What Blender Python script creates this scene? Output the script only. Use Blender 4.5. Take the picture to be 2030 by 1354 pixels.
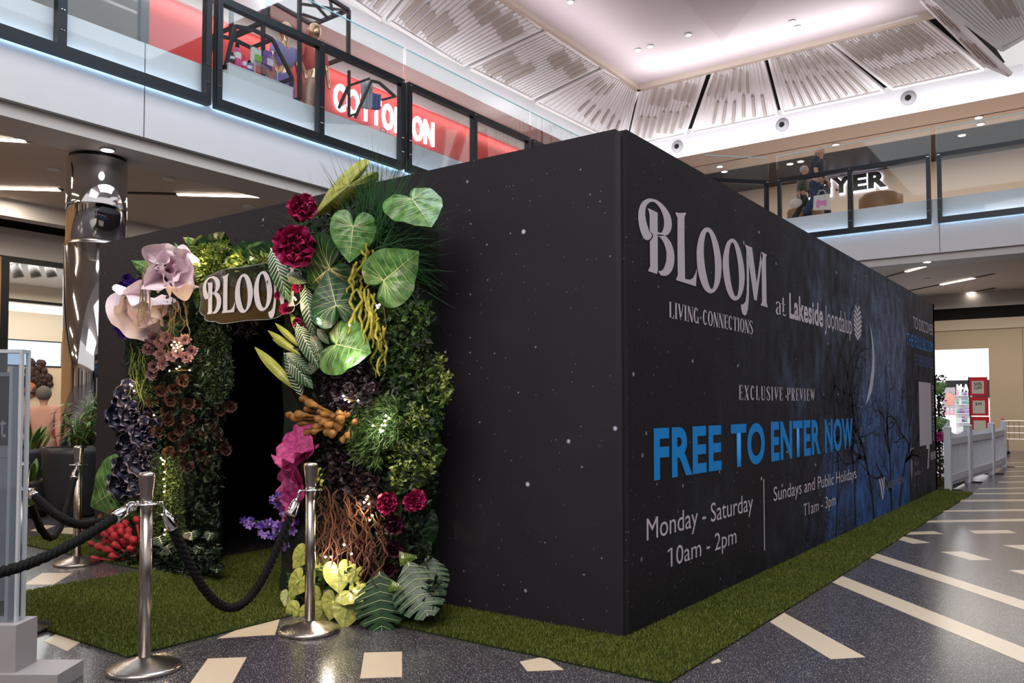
import bpy, bmesh, math, random
import numpy as np
from mathutils import Vector, Matrix
random.seed(7); RNG = np.random.default_rng(7)
sc = bpy.context.scene
for o in list(bpy.data.objects): bpy.data.objects.remove(o, do_unlink=True)
COL = sc.collection
PI = math.pi

# ------------------------------------------------------------------ camera
CAM = Vector((2.31116, -4.29365, 1.35195)); YAW = 0.628028; PITCH = 0.0365574
FPX = 1640.117; PPY = 745.39
cF = Vector((-math.sin(YAW)*math.cos(PITCH), math.cos(YAW)*math.cos(PITCH), math.sin(PITCH)))
cR = Vector((math.cos(YAW), math.sin(YAW), 0)); cU = cR.cross(cF)
cd = bpy.data.cameras.new('camera'); cam = bpy.data.objects.new('camera', cd); COL.objects.link(cam)
cd.sensor_width = 36; cd.lens = 36*FPX/2030; cd.shift_y = (PPY-677)/2030; cd.clip_end = 200; cd.clip_start = .05
cam.matrix_world = Matrix(((cR.x, cU.x, -cF.x, CAM.x), (cR.y, cU.y, -cF.y, CAM.y), (cR.z, cU.z, -cF.z, CAM.z), (0, 0, 0, 1)))
sc.camera = cam

# ------------------------------------------------------------------ world, lights, exposure
vs = sc.view_settings; vs.view_transform = 'Standard'; vs.look = 'None'; vs.gamma = 1.0; vs.use_curve_mapping = False
vs.exposure = 0.75
W = bpy.data.worlds.new('mall_surroundings'); sc.world = W; W.use_nodes = True
W.node_tree.nodes['Background'].inputs[0].default_value = (.84, .80, .80, 1)
W.node_tree.nodes['Background'].inputs[1].default_value = .55
def area(name, loc, aim, sx, sy, power, col=(1, 1, 1), spread=PI):
    l = bpy.data.lights.new(name, 'AREA'); l.shape = 'RECTANGLE'; l.size = sx; l.size_y = sy; l.energy = power; l.color = col; l.spread = spread
    o = bpy.data.objects.new(name, l); COL.objects.link(o); o.location = loc
    d = Vector(aim)-Vector(loc); o.rotation_euler = d.to_track_quat('-Z', 'Y').to_euler(); return o
area('atrium_fill', (-1.0, 3.0, 10.5), (-1.0, 3.0, 0), 7, 9, 540, (.80, .90, 1))  # added overhead fill lamp below the closed ceiling, no skylight opening
area('atrium_fill_front', (2.0, -7.0, 9.5), (0, -1.0, 0), 8, 5, 620, (1, .93, .86))  # added warm fill from above the camera side, out of view
area('bulkhead_cove_right', (-4.6, 18.55, 8.98), (-4.6, 19.0, 9.35), 11, .12, 38, (.96, .97, 1))
area('bulkhead_cove_left', (-9.85, 10, 8.98), (-10.3, 10, 9.35), 20, .12, 36, (.95, .97, 1))
area('ceiling_cove_right', (-5.0, 16.4, 9.9), (-5.0, 16.2, 10.8), 6.5, .3, 40, (1, .95, .97))
area('ceiling_cove_left', (-8.0, 9, 9.9), (-7.6, 9, 10.8), 14, .3, 40, (1, .95, .97))
area('upper_gallery_left', (-9.6, 6, 8.85), (-9.6, 6, 6), 2.0, 16, 95, (1, .96, .93))
area('upper_gallery_right', (-2, 21.0, 8.85), (-2, 21.0, 6), 10, 2.5, 165, (1, .90, .80))
for i_, (x_, y_) in enumerate(((-10, -6), (-11.5, -3), (-9.6, -1), (-12, 1.5), (-10.5, 4), (-12.5, 6), (-9.5, -9), (-12, -8))): area('lower_streak_fill', (x_, y_, 4.86), (x_+.001, y_+.001, 0), 1.6, .12, 34, (1, .86, .70))  # unseen thin fill lamps, added so the mirrored column reflects streaks
area('lower_mall_right', (0, 21.0, 4.6), (0, 21.0, 0), 6, 5, 150, (1, .92, .82))
area('store_right_light', (-2.0, 28, 3.6), (-2.0, 28, 0), 4, 4, 120, (1, 1, 1))
area('store_left_light', (-17, 4, 4.2), (-17, 4, 0), 4, 6, 240, (1, .98, .96))
area('red_store_light', (-11.2, 9, 8.6), (-12, 9, 8.0), 12, .2, 20, (1, .95, .92))

# ------------------------------------------------------------------ photo-measured points
def ray(x, y): return cF*FPX + cR*(x-1015) - cU*(y-PPY)
def hitX(x, y, v): d = ray(x, y); return CAM + d*((v-CAM.x)/d.x)
def hitY(x, y, v): d = ray(x, y); return CAM + d*((v-CAM.y)/d.y)
def hitZ(x, y, v=0.0): d = ray(x, y); return CAM + d*((v-CAM.z)/d.z)
def hitP(x, y, p, n): d = ray(x, y); return CAM + d*((Vector(p)-CAM).dot(n)/d.dot(n))

# ------------------------------------------------------------------ materials
def lin(h):
    h = h.lstrip('#'); c = [int(h[i:i+2], 16)/255 for i in (0, 2, 4)]
    return tuple(x/12.92 if x <= .04045 else ((x+.055)/1.055)**2.4 for x in c)+(1,)
MATS = {}
def M(name, hexc, rough=.5, metal=0, var=0, vscale=8, bump=0, bscale=60, emit=None, estr=0, trans=0, alpha=1, sheen=0, spec=.5, coat=0, ior=1.45):
    if name in MATS: return MATS[name]
    m = bpy.data.materials.new(name); m.use_nodes = True; nt = m.node_tree; b = nt.nodes['Principled BSDF']
    c = lin(hexc); b.inputs['Base Color'].default_value = c; b.inputs['Roughness'].default_value = rough; b.inputs['Metallic'].default_value = metal
    b.inputs['Specular IOR Level'].default_value = spec; b.inputs['IOR'].default_value = ior
    if coat: b.inputs['Coat Weight'].default_value = coat; b.inputs['Coat Roughness'].default_value = .08
    if sheen: b.inputs['Sheen Weight'].default_value = sheen
    if trans: b.inputs['Transmission Weight'].default_value = trans
    if alpha < 1: b.inputs['Alpha'].default_value = alpha
    if emit: b.inputs['Emission Color'].default_value = lin(emit); b.inputs['Emission Strength'].default_value = estr
    if var or bump:
        tc = nt.nodes.new('ShaderNodeTexCoord'); nz = nt.nodes.new('ShaderNodeTexNoise'); nz.inputs['Scale'].default_value = vscale; nz.inputs['Detail'].default_value = 4
        nt.links.new(tc.outputs['Object'], nz.inputs['Vector'])
        if var:
            mx = nt.nodes.new('ShaderNodeMix'); mx.data_type = 'RGBA'
            mx.inputs[6].default_value = tuple(max(0, x*(1-var)) for x in c[:3])+(1,); mx.inputs[7].default_value = tuple(min(1, x*(1+var)) for x in c[:3])+(1,)
            nt.links.new(nz.outputs['Fac'], mx.inputs[0]); nt.links.new(mx.outputs[2], b.inputs['Base Color'])
        if bump:
            n2 = nt.nodes.new('ShaderNodeTexNoise'); n2.inputs['Scale'].default_value = bscale; n2.inputs['Detail'].default_value = 3; nt.links.new(tc.outputs['Object'], n2.inputs['Vector'])
            bp = nt.nodes.new('ShaderNodeBump'); bp.inputs['Strength'].default_value = bump; bp.inputs['Distance'].default_value = .01
            nt.links.new(n2.outputs['Fac'], bp.inputs['Height']); nt.links.new(bp.outputs[0], b.inputs['Normal'])
    MATS[name] = m; return m
def ME(name, hexc, s):
    if name in MATS: return MATS[name]
    m = bpy.data.materials.new(name); m.use_nodes = True; nt = m.node_tree; nt.nodes.clear()
    e = nt.nodes.new('ShaderNodeEmission'); e.inputs[0].default_value = lin(hexc); e.inputs[1].default_value = s
    o = nt.nodes.new('ShaderNodeOutputMaterial'); nt.links.new(e.outputs[0], o.inputs[0]); MATS[name] = m; return m
def MG(name, hexc, mix=.92, rough=.02):
    """thin clear sheet: mostly see-through with a glossy reflection"""
    if name in MATS: return MATS[name]
    m = bpy.data.materials.new(name); m.use_nodes = True; nt = m.node_tree; nt.nodes.clear()
    t = nt.nodes.new('ShaderNodeBsdfTransparent'); t.inputs[0].default_value = lin(hexc)
    g = nt.nodes.new('ShaderNodeBsdfGlossy'); g.inputs['Roughness'].default_value = rough
    fr = nt.nodes.new('ShaderNodeFresnel'); fr.inputs[0].default_value = 1.45
    mp = nt.nodes.new('ShaderNodeMath'); mp.operation = 'MULTIPLY_ADD'; mp.inputs[1].default_value = .4; mp.inputs[2].default_value = max(0, 1-mix-.04); nt.links.new(fr.outputs[0], mp.inputs[0])
    mx = nt.nodes.new('ShaderNodeMixShader'); nt.links.new(mp.outputs[0], mx.inputs[0]); nt.links.new(t.outputs[0], mx.inputs[1]); nt.links.new(g.outputs[0], mx.inputs[2])
    o = nt.nodes.new('ShaderNodeOutputMaterial'); nt.links.new(mx.outputs[0], o.inputs[0]); MATS[name] = m; return m

# ------------------------------------------------------------------ mesh building
class G:
    def __init__(s): s.v = []; s.f = []
    def poly(s, pts): i = len(s.v); s.v += [tuple(p) for p in pts]; s.f.append(tuple(range(i, i+len(pts)))); return s
    def box(s, x0, x1, y0, y1, z0, z1):
        i = len(s.v); s.v += [(x0, y0, z0), (x1, y0, z0), (x1, y1, z0), (x0, y1, z0), (x0, y0, z1), (x1, y0, z1), (x1, y1, z1), (x0, y1, z1)]
        s.f += [tuple(i+k for k in q) for q in ((0, 3, 2, 1), (4, 5, 6, 7), (0, 1, 5, 4), (1, 2, 6, 5), (2, 3, 7, 6), (3, 0, 4, 7))]; return s
    def hexa(s, a, b):  # two matching quads
        i = len(s.v); s.v += [tuple(p) for p in a]+[tuple(p) for p in b]; n = len(a)
        s.f.append(tuple(i+k for k in reversed(range(n)))); s.f.append(tuple(i+n+k for k in range(n)))
        for k in range(n): k2 = (k+1) % n; s.f.append((i+k, i+k2, i+n+k2, i+n+k))
        return s
    def bar(s, p, q, w, h, up=(0, 0, 1)):
        p = Vector(p); q = Vector(q); d = (q-p).normalized(); u = Vector(up)
        if abs(d.dot(u)) > .95: u = Vector((1, 0, 0))
        sd = d.cross(u).normalized()*w/2; u2 = sd.cross(d).normalized()*h/2
        return s.hexa([p-sd-u2, p+sd-u2, p+sd+u2, p-sd+u2], [q-sd-u2, q+sd-u2, q+sd+u2, q-sd+u2])
    def tube(s, pts, r, n=8, cap=True):
        pts = [Vector(p) for p in pts]; m = len(pts); R = r if isinstance(r, (list, tuple)) else [r]*m
        i = len(s.v); prev = None
        for k in range(m):
            t = (pts[min(k+1, m-1)]-pts[max(k-1, 0)]);
            t = t.normalized() if t.length > 1e-9 else Vector((0, 0, 1))
            if prev is None:
                a = Vector((0, 0, 1)) if abs(t.z) < .9 else Vector((1, 0, 0)); u = t.cross(a).normalized()
            else:
                u = prev-t*prev.dot(t); u = u.normalized() if u.length > 1e-6 else t.orthogonal().normalized()
            prev = u; w = t.cross(u)
            for j in range(n): an = 2*PI*j/n; s.v.append(tuple(pts[k]+(u*math.cos(an)+w*math.sin(an))*R[k]))
        for k in range(m-1):
            for j in range(n): j2 = (j+1) % n; s.f.append((i+k*n+j, i+k*n+j2, i+(k+1)*n+j2, i+(k+1)*n+j))
        if cap: s.f.append(tuple(i+j for j in reversed(range(n)))); s.f.append(tuple(i+(m-1)*n+j for j in range(n)))
        return s
    def lathe(s, prof, n=24, c=(0, 0, 0), cap=True):
        i = len(s.v); m = len(prof)
        for r, z in prof:
            for j in range(n): a = 2*PI*j/n; s.v.append((c[0]+r*math.cos(a), c[1]+r*math.sin(a), c[2]+z))
        for k in range(m-1):
            for j in range(n): j2 = (j+1) % n; s.f.append((i+k*n+j, i+k*n+j2, i+(k+1)*n+j2, i+(k+1)*n+j))
        if cap: s.f.append(tuple(i+j for j in reversed(range(n)))); s.f.append(tuple(i+(m-1)*n+j for j in range(n)))
        return s
    def ball(s, c, r, n=8, m=6, sq=(1, 1, 1)):
        c = Vector(c); i = len(s.v); s.v.append((c.x, c.y, c.z-r*sq[2]))
        for k in range(1, m):
            p = -PI/2+PI*k/m
            for j in range(n): a = 2*PI*j/n; s.v.append((c.x+r*sq[0]*math.cos(p)*math.cos(a), c.y+r*sq[1]*math.cos(p)*math.sin(a), c.z+r*sq[2]*math.sin(p)))
        s.v.append((c.x, c.y, c.z+r*sq[2])); t = len(s.v)-1
        for j in range(n):
            j2 = (j+1) % n; s.f.append((i, i+1+j2, i+1+j)); s.f.append((t, i+1+(m-2)*n+j, i+1+(m-2)*n+j2))
            for k in range(m-2): s.f.append((i+1+k*n+j, i+1+k*n+j2, i+1+(k+1)*n+j2, i+1+(k+1)*n+j))
        return s
    def band(s, a, b):
        n = len(a); i = len(s.v); s.v += [tuple(p) for p in a]+[tuple(p) for p in b]
        for k in range(n-1): s.f.append((i+k, i+k+1, i+n+k+1, i+n+k))
        return s
    def grid(s, fn, nu, nv):
        i = len(s.v)
        for a in range(nu+1):
            for b in range(nv+1): s.v.append(tuple(fn(a/nu, b/nv)))
        for a in range(nu):
            for b in range(nv): k = i+a*(nv+1)+b; s.f.append((k, k+nv+1, k+nv+2, k+1))
        return s
    def xf(s, mt): s.v = [tuple(mt @ Vector(p)) for p in s.v]; return s
    def mesh(s, name, mat, smooth=False):
        me = bpy.data.meshes.new(name); me.from_pydata(s.v, [], s.f); me.update()
        if mat: me.materials.append(mat)
        if smooth: me.shade_smooth()
        return me
    def obj(s, name, mat, parent=None, smooth=False, kind=None, label=None):
        o = bpy.data.objects.new(name, s.mesh(name, mat, smooth)); COL.objects.link(o)
        if parent: o.parent = parent
        if kind: o['kind'] = kind
        if label: o['label'] = label
        return o
def inst(me, name, parent=None, mt=None):
    o = bpy.data.objects.new(name, me); COL.objects.link(o)
    if parent: o.parent = parent
    if mt is not None: o.matrix_local = mt
    return o
def tag(o, label, cat, group=None):
    o['label'] = label; o['category'] = cat
    if group: o['group'] = group
    return o
def thing(name, label, cat, loc=(0, 0, 0), group=None, rz=0, mt=None):
    o = bpy.data.objects.new(name, None); COL.objects.link(o); o.empty_display_size = .1
    if mt is not None: o.matrix_world = mt
    else: o.location = loc; o.rotation_euler = (0, 0, rz)
    return tag(o, label, cat, group)
def struct(name, g, mat, parent=None, smooth=False):
    return g.obj(name, mat, parent, smooth, None if parent else 'structure')
def frame(p, q, hint):
    """matrix with x from p to q (unit = distance), z towards hint"""
    x = Vector(q)-Vector(p); L = x.length; x = x/L; z = Vector(hint); z = (z-x*z.dot(x)).normalized(); y = z.cross(x)
    return Matrix(((x.x*L, y.x*L, z.x*L, p[0]), (x.y*L, y.y*L, z.y*L, p[1]), (x.z*L, y.z*L, z.z*L, p[2]), (0, 0, 0, 1)))
def face(c, n, up=(0, 0, 1), s=1.0):
    """matrix at c with z along n, y near up, scale s"""
    z = Vector(n).normalized(); u = Vector(up); x = u.cross(z)
    if x.length < 1e-4: x = Vector((1, 0, 0))
    x.normalize(); y = z.cross(x)
    return Matrix(((x.x*s, y.x*s, z.x*s, c[0]), (x.y*s, y.y*s, z.y*s, c[1]), (x.z*s, y.z*s, z.z*s, c[2]), (0, 0, 0, 1)))
def text_mesh(s, offset=0, space=1.0, depth=0):
    c = bpy.data.curves.new('lettering', 'FONT'); c.body = s; c.offset = offset; c.space_character = space; c.extrude = depth; c.resolution_u = 4
    o = bpy.data.objects.new('lettering', c); COL.objects.link(o); bpy.context.view_layer.update()
    dg = bpy.context.evaluated_depsgraph_get(); me = bpy.data.meshes.new_from_object(o.evaluated_get(dg))
    bpy.data.objects.remove(o); bpy.data.curves.remove(c); return me
def fit_text(s, origin, ux, uz, w, h, mat, parent=None, name='lettering', offset=0, space=1.0, depth=0, topref=None, n=None):
    """text whose baseline starts at origin, ux along the line, uz up; w = width, h = height of the tallest letter"""
    me = text_mesh(s, offset, space, depth); ux = Vector(ux); uz = Vector(uz); n = Vector(n) if n else ux.cross(uz)
    xs = [v.co.x for v in me.vertices]; ys = [v.co.y for v in me.vertices]; x0, x1, y1 = min(xs), max(xs), max(ys); zs = [v.co.z for v in me.vertices]; z0 = min(zs)
    o_ = Vector(origin)
    for v in me.vertices: v.co = o_+ux*((v.co.x-x0)/(x1-x0)*w)+uz*(v.co.y/y1*h)+n*(v.co.z-z0)
    me.update(); me.materials.clear(); me.materials.append(mat); o = bpy.data.objects.new(name, me); COL.objects.link(o)
    if parent: o.parent = parent
    return o
# ================================================================== THE SETTING
def terrazzo():
    m = bpy.data.materials.new('terrazzo_floor'); m.use_nodes = True; nt = m.node_tree; b = nt.nodes['Principled BSDF']
    tc = nt.nodes.new('ShaderNodeTexCoord')
    def vor(scale, lo, hi):
        v = nt.nodes.new('ShaderNodeTexVoronoi'); v.inputs['Scale'].default_value = scale; nt.links.new(tc.outputs['Object'], v.inputs['Vector'])
        r = nt.nodes.new('ShaderNodeMapRange'); r.inputs[1].default_value = lo; r.inputs[2].default_value = hi; r.inputs[3].default_value = 1; r.inputs[4].default_value = 0
        nt.links.new(v.outputs['Distance'], r.inputs[0]); return v, r
    v1, r1 = vor(150, .18, .32); v2, r2 = vor(75, .14, .22)
    base = nt.nodes.new('ShaderNodeMix'); base.data_type = 'RGBA'; base.inputs[6].default_value = lin('#35323a'); base.inputs[7].default_value = lin('#49454a')
    nz = nt.nodes.new('ShaderNodeTexNoise'); nz.inputs['Scale'].default_value = 90; nt.links.new(tc.outputs['Object'], nz.inputs['Vector']); nt.links.new(nz.outputs[0], base.inputs[0])
    sep = nt.nodes.new('ShaderNodeSeparateColor'); nt.links.new(v1.outputs['Color'], sep.inputs[0])
    gt = nt.nodes.new('ShaderNodeMath'); gt.operation = 'GREATER_THAN'; gt.inputs[1].default_value = .4; nt.links.new(sep.outputs[0], gt.inputs[0])
    mu = nt.nodes.new('ShaderNodeMath'); mu.operation = 'MULTIPLY'; nt.links.new(r1.outputs[0], mu.inputs[0]); nt.links.new(gt.outputs[0], mu.inputs[1])
    m1 = nt.nodes.new('ShaderNodeMix'); m1.data_type = 'RGBA'; nt.links.new(mu.outputs[0], m1.inputs[0]); nt.links.new(base.outputs[2], m1.inputs[6]); m1.inputs[7].default_value = lin('#cfc6c2')
    sep2 = nt.nodes.new('ShaderNodeSeparateColor'); nt.links.new(v2.outputs['Color'], sep2.inputs[0])
    gt2 = nt.nodes.new('ShaderNodeMath'); gt2.operation = 'GREATER_THAN'; gt2.inputs[1].default_value = .7; nt.links.new(sep2.outputs[1], gt2.inputs[0])
    mu2 = nt.nodes.new('ShaderNodeMath'); mu2.operation = 'MULTIPLY'; nt.links.new(r2.outputs[0], mu2.inputs[0]); nt.links.new(gt2.outputs[0], mu2.inputs[1])
    m2 = nt.nodes.new('ShaderNodeMix'); m2.data_type = 'RGBA'; nt.links.new(mu2.outputs[0], m2.inputs[0]); nt.links.new(m1.outputs[2], m2.inputs[6]); m2.inputs[7].default_value = lin('#e0d6cc')
    br = nt.nodes.new('ShaderNodeTexBrick'); br.offset = 0; br.inputs['Scale'].default_value = 1; br.inputs['Mortar Size'].default_value = .0022; br.inputs['Mortar Smooth'].default_value = 0
    br.inputs['Brick Width'].default_value = 1.2; br.inputs['Row Height'].default_value = 1.2
    br.inputs['Color1'].default_value = (1, 1, 1, 1); br.inputs['Color2'].default_value = (1, 1, 1, 1); br.inputs['Mortar'].default_value = (.35, .35, .35, 1)
    mp = nt.nodes.new('ShaderNodeMapping'); mp.inputs['Rotation'].default_value = (0, 0, .785); nt.links.new(tc.outputs['Object'], mp.inputs[0]); nt.links.new(mp.outputs[0], br.inputs['Vector'])
    m3 = nt.nodes.new('ShaderNodeMix'); m3.data_type = 'RGBA'; m3.blend_type = 'MULTIPLY'; m3.inputs[0].default_value = 1
    nt.links.new(m2.outputs[2], m3.inputs[6]); nt.links.new(br.outputs[0], m3.inputs[7])
    nt.links.new(m3.outputs[2], b.inputs['Base Color']); b.inputs['Roughness'].default_value = .2; b.inputs['Specular IOR Level'].default_value = .55
    return m
TERR = terrazzo()
WHITE = M('white_paint', '#d9d9de', .55, var=.03, vscale=2)
WHITE2 = M('soffit_paint', '#c9c4c2', .6, var=.03, vscale=2)
TAUPE = M('ceiling_taupe_paint', '#cabdb0', .7, var=.04, vscale=3)
BLACK = M('black_metal', '#1b2027', .38, .35, var=.1)
DARK = M('dark_recess', '#050506', .8)
CREAM = M('cream_floor_tile', '#d9c6ae', .22, var=.06, vscale=40)
BEIGE = M('beige_wall_paint', '#b9a58c', .6, var=.04, vscale=2)
STEEL = M('brushed_steel', '#b9b2ae', .26, 1, bump=.05, bscale=300)
CHROME = M('chrome', '#e6e6e8', .06, 1)
GLASS = MG('clear_glass', '#fbfefe', .97)

floor = struct('floor', G().box(-24, 16, -14, 36, -.05, 0), TERR)
tiles = [[(412, 1306), (489, 1303), (461, 1354), (376, 1356)], [(722, 1294), (797, 1292), (797, 1342), (714, 1345)], [(430, 1266), (560, 1210), (545, 1259), (518, 1260)],
         [(86, 1271), (111, 1258), (160, 1273), (133, 1291)], [(47, 1159), (84, 1136), (144, 1136), (106, 1159)], [(102, 1057), (128, 1046), (170, 1046), (151, 1059)],
         [(1030, 1312), (1080, 1302), (1118, 1328), (1045, 1331)], [(1554, 1215), (1716, 1303), (1647, 1307), (1526, 1233)],
         [(1670, 1142), (2060, 1296), (2060, 1327), (1650, 1154.5)], [(1737, 1097), (2060, 1201), (2060, 1219), (1723, 1105)],
         [(1790, 1063), (1844, 1076), (1809, 1078), (1775, 1068)], [(1796, 1055), (1851, 1053), (1870, 1058.5), (1791, 1060)],
         [(1865, 1094), (1908, 1093), (1966, 1110), (1924, 1111)], [(1987, 1081), (2050, 1080), (2050, 1095), (2036, 1092)], [(2000, 1130.5), (2050, 1130), (2050, 1146), (2036, 1141)],
         [(1833, 1032), (2045, 1028), (2045, 1033), (1835, 1036)], [(1863.5, 1012), (2045, 1009), (2045, 1013), (1860, 1014.6)], [(1905, 991), (2045, 990), (2045, 993.4), (1903, 994.4)],
         [(1921, 1052), (1998, 1051), (2015.6, 1057), (1934, 1058)], [(1930, 978), (2045, 976.5), (2045, 979), (1928, 980)], [(1940, 968), (2045, 966), (2045, 968), (1938, 970)],
         [(1980, 955), (2045, 954), (2045, 956), (1978, 957)], [(1990, 944), (2045, 943), (2045, 944.6), (1988, 945.6)], [(1992, 934), (2045, 933), (2045, 934.3), (1992, 935.3)], [(1993, 925), (2045, 924), (2045, 925), (1993, 926)], [(1993, 917), (2045, 916), (2045, 917), (1993, 918)],
         [(38, 1190), (70, 1188), (50, 1205), (30, 1206)], [(1410, 1313), (1424, 1306), (1430, 1312), (1412, 1316)], [(20, 1128), (62, 1112), (80, 1113), (40, 1130)], [(60, 1052), (90, 1041), (110, 1042), (80, 1054)]]
for t in tiles:
    P = [hitZ(x, y) for x, y in t]
    a = sum((P[i].x*P[(i+1) % 4].y-P[(i+1) % 4].x*P[i].y) for i in range(4))
    if a < 0: P = P[::-1]
    G().hexa([(p.x, p.y, -.01) for p in P], [(p.x, p.y, .0012) for p in P]).obj('floor_tile', CREAM, floor)

# ---- upper floor slabs, fascias and soffits (left runs along Y at x=-7.9, right along X at y=16.75, chamfered corner)
XL, YR, ZF0, ZF1 = -7.9, 16.75, 4.88, 6.13
cA = (-4.75, YR); cB = (XL, YR-3.15)
path = [(XL, -14), cB, cA, (14, YR)]
def offset_path(d):  # d>0 = away from the void
    s = d*math.tan(math.radians(22.5))
    return [(XL-d, -14), (XL-d, cB[1]+s), (cA[0]-s, YR+d), (14, YR+d)]
def wall_strip(d0, z0, d1, z1):
    a, b = offset_path(d0), offset_path(d1); g = G()
    for i in range(3): g.poly([(*a[i], z0), (*a[i+1], z0), (*b[i+1], z1), (*b[i], z1)])
    return g
struct('trim_1', wall_strip(0, ZF0, 0, ZF1), WHITE)                       # fascia
struct('trim_2', wall_strip(0, ZF0, .1, ZF0), WHITE2)
struct('trim_3', wall_strip(.1, ZF0, .1, 4.71), WHITE2)
struct('trim_4', wall_strip(.1, 4.71, .85, 4.71), WHITE2)
struct('trim_5', wall_strip(.85, 4.71, .85, 4.9), WHITE2)
# upper floor deck: a far-reaching slab behind the fascia
struct('floor_upper_left', G().poly([(XL, -14, ZF1), (XL, cB[1], ZF1), (cA[0], YR, ZF1), (cA[0], 34, ZF1), (-24, 34, ZF1), (-24, -14, ZF1)][::-1]), M('upper_floor_tile', '#cbc3bc', .25, var=.05))
struct('floor_upper_right', G().poly([(cA[0], YR, ZF1), (14, YR, ZF1), (14, 34, ZF1), (cA[0], 34, ZF1)]), MATS['upper_floor_tile'])
ceil_low = struct('ceiling_lower', G().poly([(XL-.85, -14, 4.9), (XL-.85, cB[1]+.3, 4.9), (cA[0]-.3, YR+.85, 4.9), (14, YR+.85, 4.9), (14, 34, 4.9), (-24, 34, 4.9), (-24, -14, 4.9)]), TAUPE)
# joints in the fascia cladding
for y in (-3.5, 1.55, 6.6): struct('trim_6', G().box(XL-.004, XL+.003, y-.006, y+.006, ZF0, ZF1), M('joint_grey', '#55565c', .8))
for x in (-.83, 4.0): struct('trim_7', G().box(x-.006, x+.006, YR-.003, YR+.004, ZF0, ZF1), MATS['joint_grey'])

# ---- balustrades: glass panes with black steel frames on the slab edge, cool light under the bottom rail
LED = ME('cool_led_strip', '#b4dcff', 11.0); EDGE_FILL = ME('slab_edge_fill', '#cfe4ff', 5.0)
PANEL_CAT = 'balustrade'
def balustrade(p, q, split, label, zt=7.15, zb=5.54):
    """black frame from p to q (plan points in front of the fascia), mullion at fraction split"""
    p = Vector((*p, 0)); q = Vector((*q, 0)); L = (q-p).length; u = (q-p)/L
    t = thing('balustrade_frame', label, PANEL_CAT, (p.x, p.y, zb), 'black balustrade frames'); t.rotation_euler = (0, 0, math.atan2(u.y, u.x))
    w = .085; d = .11; H = zt-zb
    G().box(0, L, -d/2, d/2, 0, .13).obj('bottom_rail', BLACK, t)
    G().box(0, L, -d/2, d/2, H-.1, H).obj('top_rail', BLACK, t)
    posts = [G().box(x, x+w, -d/2, d/2, .13, H-.1).obj('post', BLACK, t) for x in (0, L-w)]
    if split: posts.append(G().box(L*split-.055, L*split+.055, -d/2, d/2, .13, H-.1).obj('mullion', BLACK, t))
    for x, po in zip([.04, L-.045]+([L*split] if split else []), posts):
        for z in (.3, .55, H-.05):
            for s in (-.012, .012):
                G().lathe([(.011, 0), (.011, .008), (.006, .012)], 8).xf(Matrix.Translation((x+s*1.3, -d/2, z)) @ Matrix.Rotation(PI/2, 4, 'X')).obj('bolt', CHROME, po)
    G().box(.02, L-.02, .03, .05, -.004, .004).xf(Matrix.Translation((0, d/2-.02, .045))).obj('light_strip', LED, t); G().box(.1, L-.1, d/2-.03, d/2-.01, .131, .137).obj('light_strip', EDGE_FILL, t)  # second strip is an added uplight, hidden by the rail, brightening the slab edge
    gp = G().box(-.02, L+.02, -.004, .004, .02, 2.2).obj('glass_pane', GLASS, t)
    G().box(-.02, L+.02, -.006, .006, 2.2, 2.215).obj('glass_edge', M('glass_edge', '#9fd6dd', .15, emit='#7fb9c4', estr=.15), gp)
    return t
XB = XL+.1; YB = YR-.1
def lf(y0, y1, sp, lab): return balustrade((XB, y1), (XB, y0), sp, lab)   # left: front faces +X, so run it backwards
def flipped(p, q, sp, lab): return balustrade(p, q, sp, lab)
# local -y is the front side; for the left edge going +Y the front (+X) is -y when u=+Y
balustrade((XB, -1.6), (XB, 2.44), .5, 'black framed glass balustrade bay cut off by the left picture edge')
balustrade((XB, 2.53), (XB, 6.32), .5, 'black framed glass balustrade bay in front of the geometric bottle display')
balustrade((XB, 6.43), (XB, 10.25), .5, 'black framed glass balustrade bay in front of the last two glowing letters')
balustrade((XB, 10.35), (XB, 13.4), None, 'black framed glass balustrade bay mostly hidden behind the exhibition box')
balustrade((-5.95, 15.48), (-4.76, 16.66), None, 'short angled balustrade bay beside the leafy plant')
balustrade((-4.5, YB), (-.98, YB), .5, 'black framed glass balustrade bay in front of the two walking people')
balustrade((-.84, YB), (2.9, YB), .52, 'black framed glass balustrade bay at the right picture edge')
# ---- upper bulkhead, coffer slopes and flat ceiling
XK, YK, ZK0, ZK1, ZC = -10.3, 19.0, 8.96, 9.66, 10.77
CX, CY = -8.72, 17.26
struct('wall_bulkhead_left', G().poly([(XK, -14, ZK0), (XK, YK, ZK0), (XK, YK, ZK1), (XK, -14, ZK1)]), WHITE)
struct('wall_bulkhead_right', G().poly([(XK, YK, ZK0), (.72, YK, ZK0), (.72, YK, ZK1), (XK, YK, ZK1)]), WHITE)
struct('wall_bulkhead_return', G().poly([(.72, YK, ZK0), (5, 14.7, ZK0), (5, 14.7, ZK1), (.72, YK, ZK1)]), WHITE)
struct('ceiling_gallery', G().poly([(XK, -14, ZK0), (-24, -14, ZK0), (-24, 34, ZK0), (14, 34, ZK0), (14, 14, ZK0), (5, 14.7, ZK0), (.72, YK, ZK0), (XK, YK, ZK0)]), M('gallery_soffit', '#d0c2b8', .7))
flat = struct('ceiling', G().poly([(CX, -14, ZC), (CX, CY, ZC), (-.05, CY, ZC), (6.2, 11, ZC), (14, 8, ZC), (14, -14, ZC)]), M('atrium_ceiling_paint', '#d6cdd2', .6))
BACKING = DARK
struct('ceiling_slope_left', G().poly([(XK, -14, ZK1+.12), (XK, YK, ZK1+.12), (CX-.12, CY+.12, ZC), (CX-.12, -14, ZC)]), BACKING)
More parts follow.
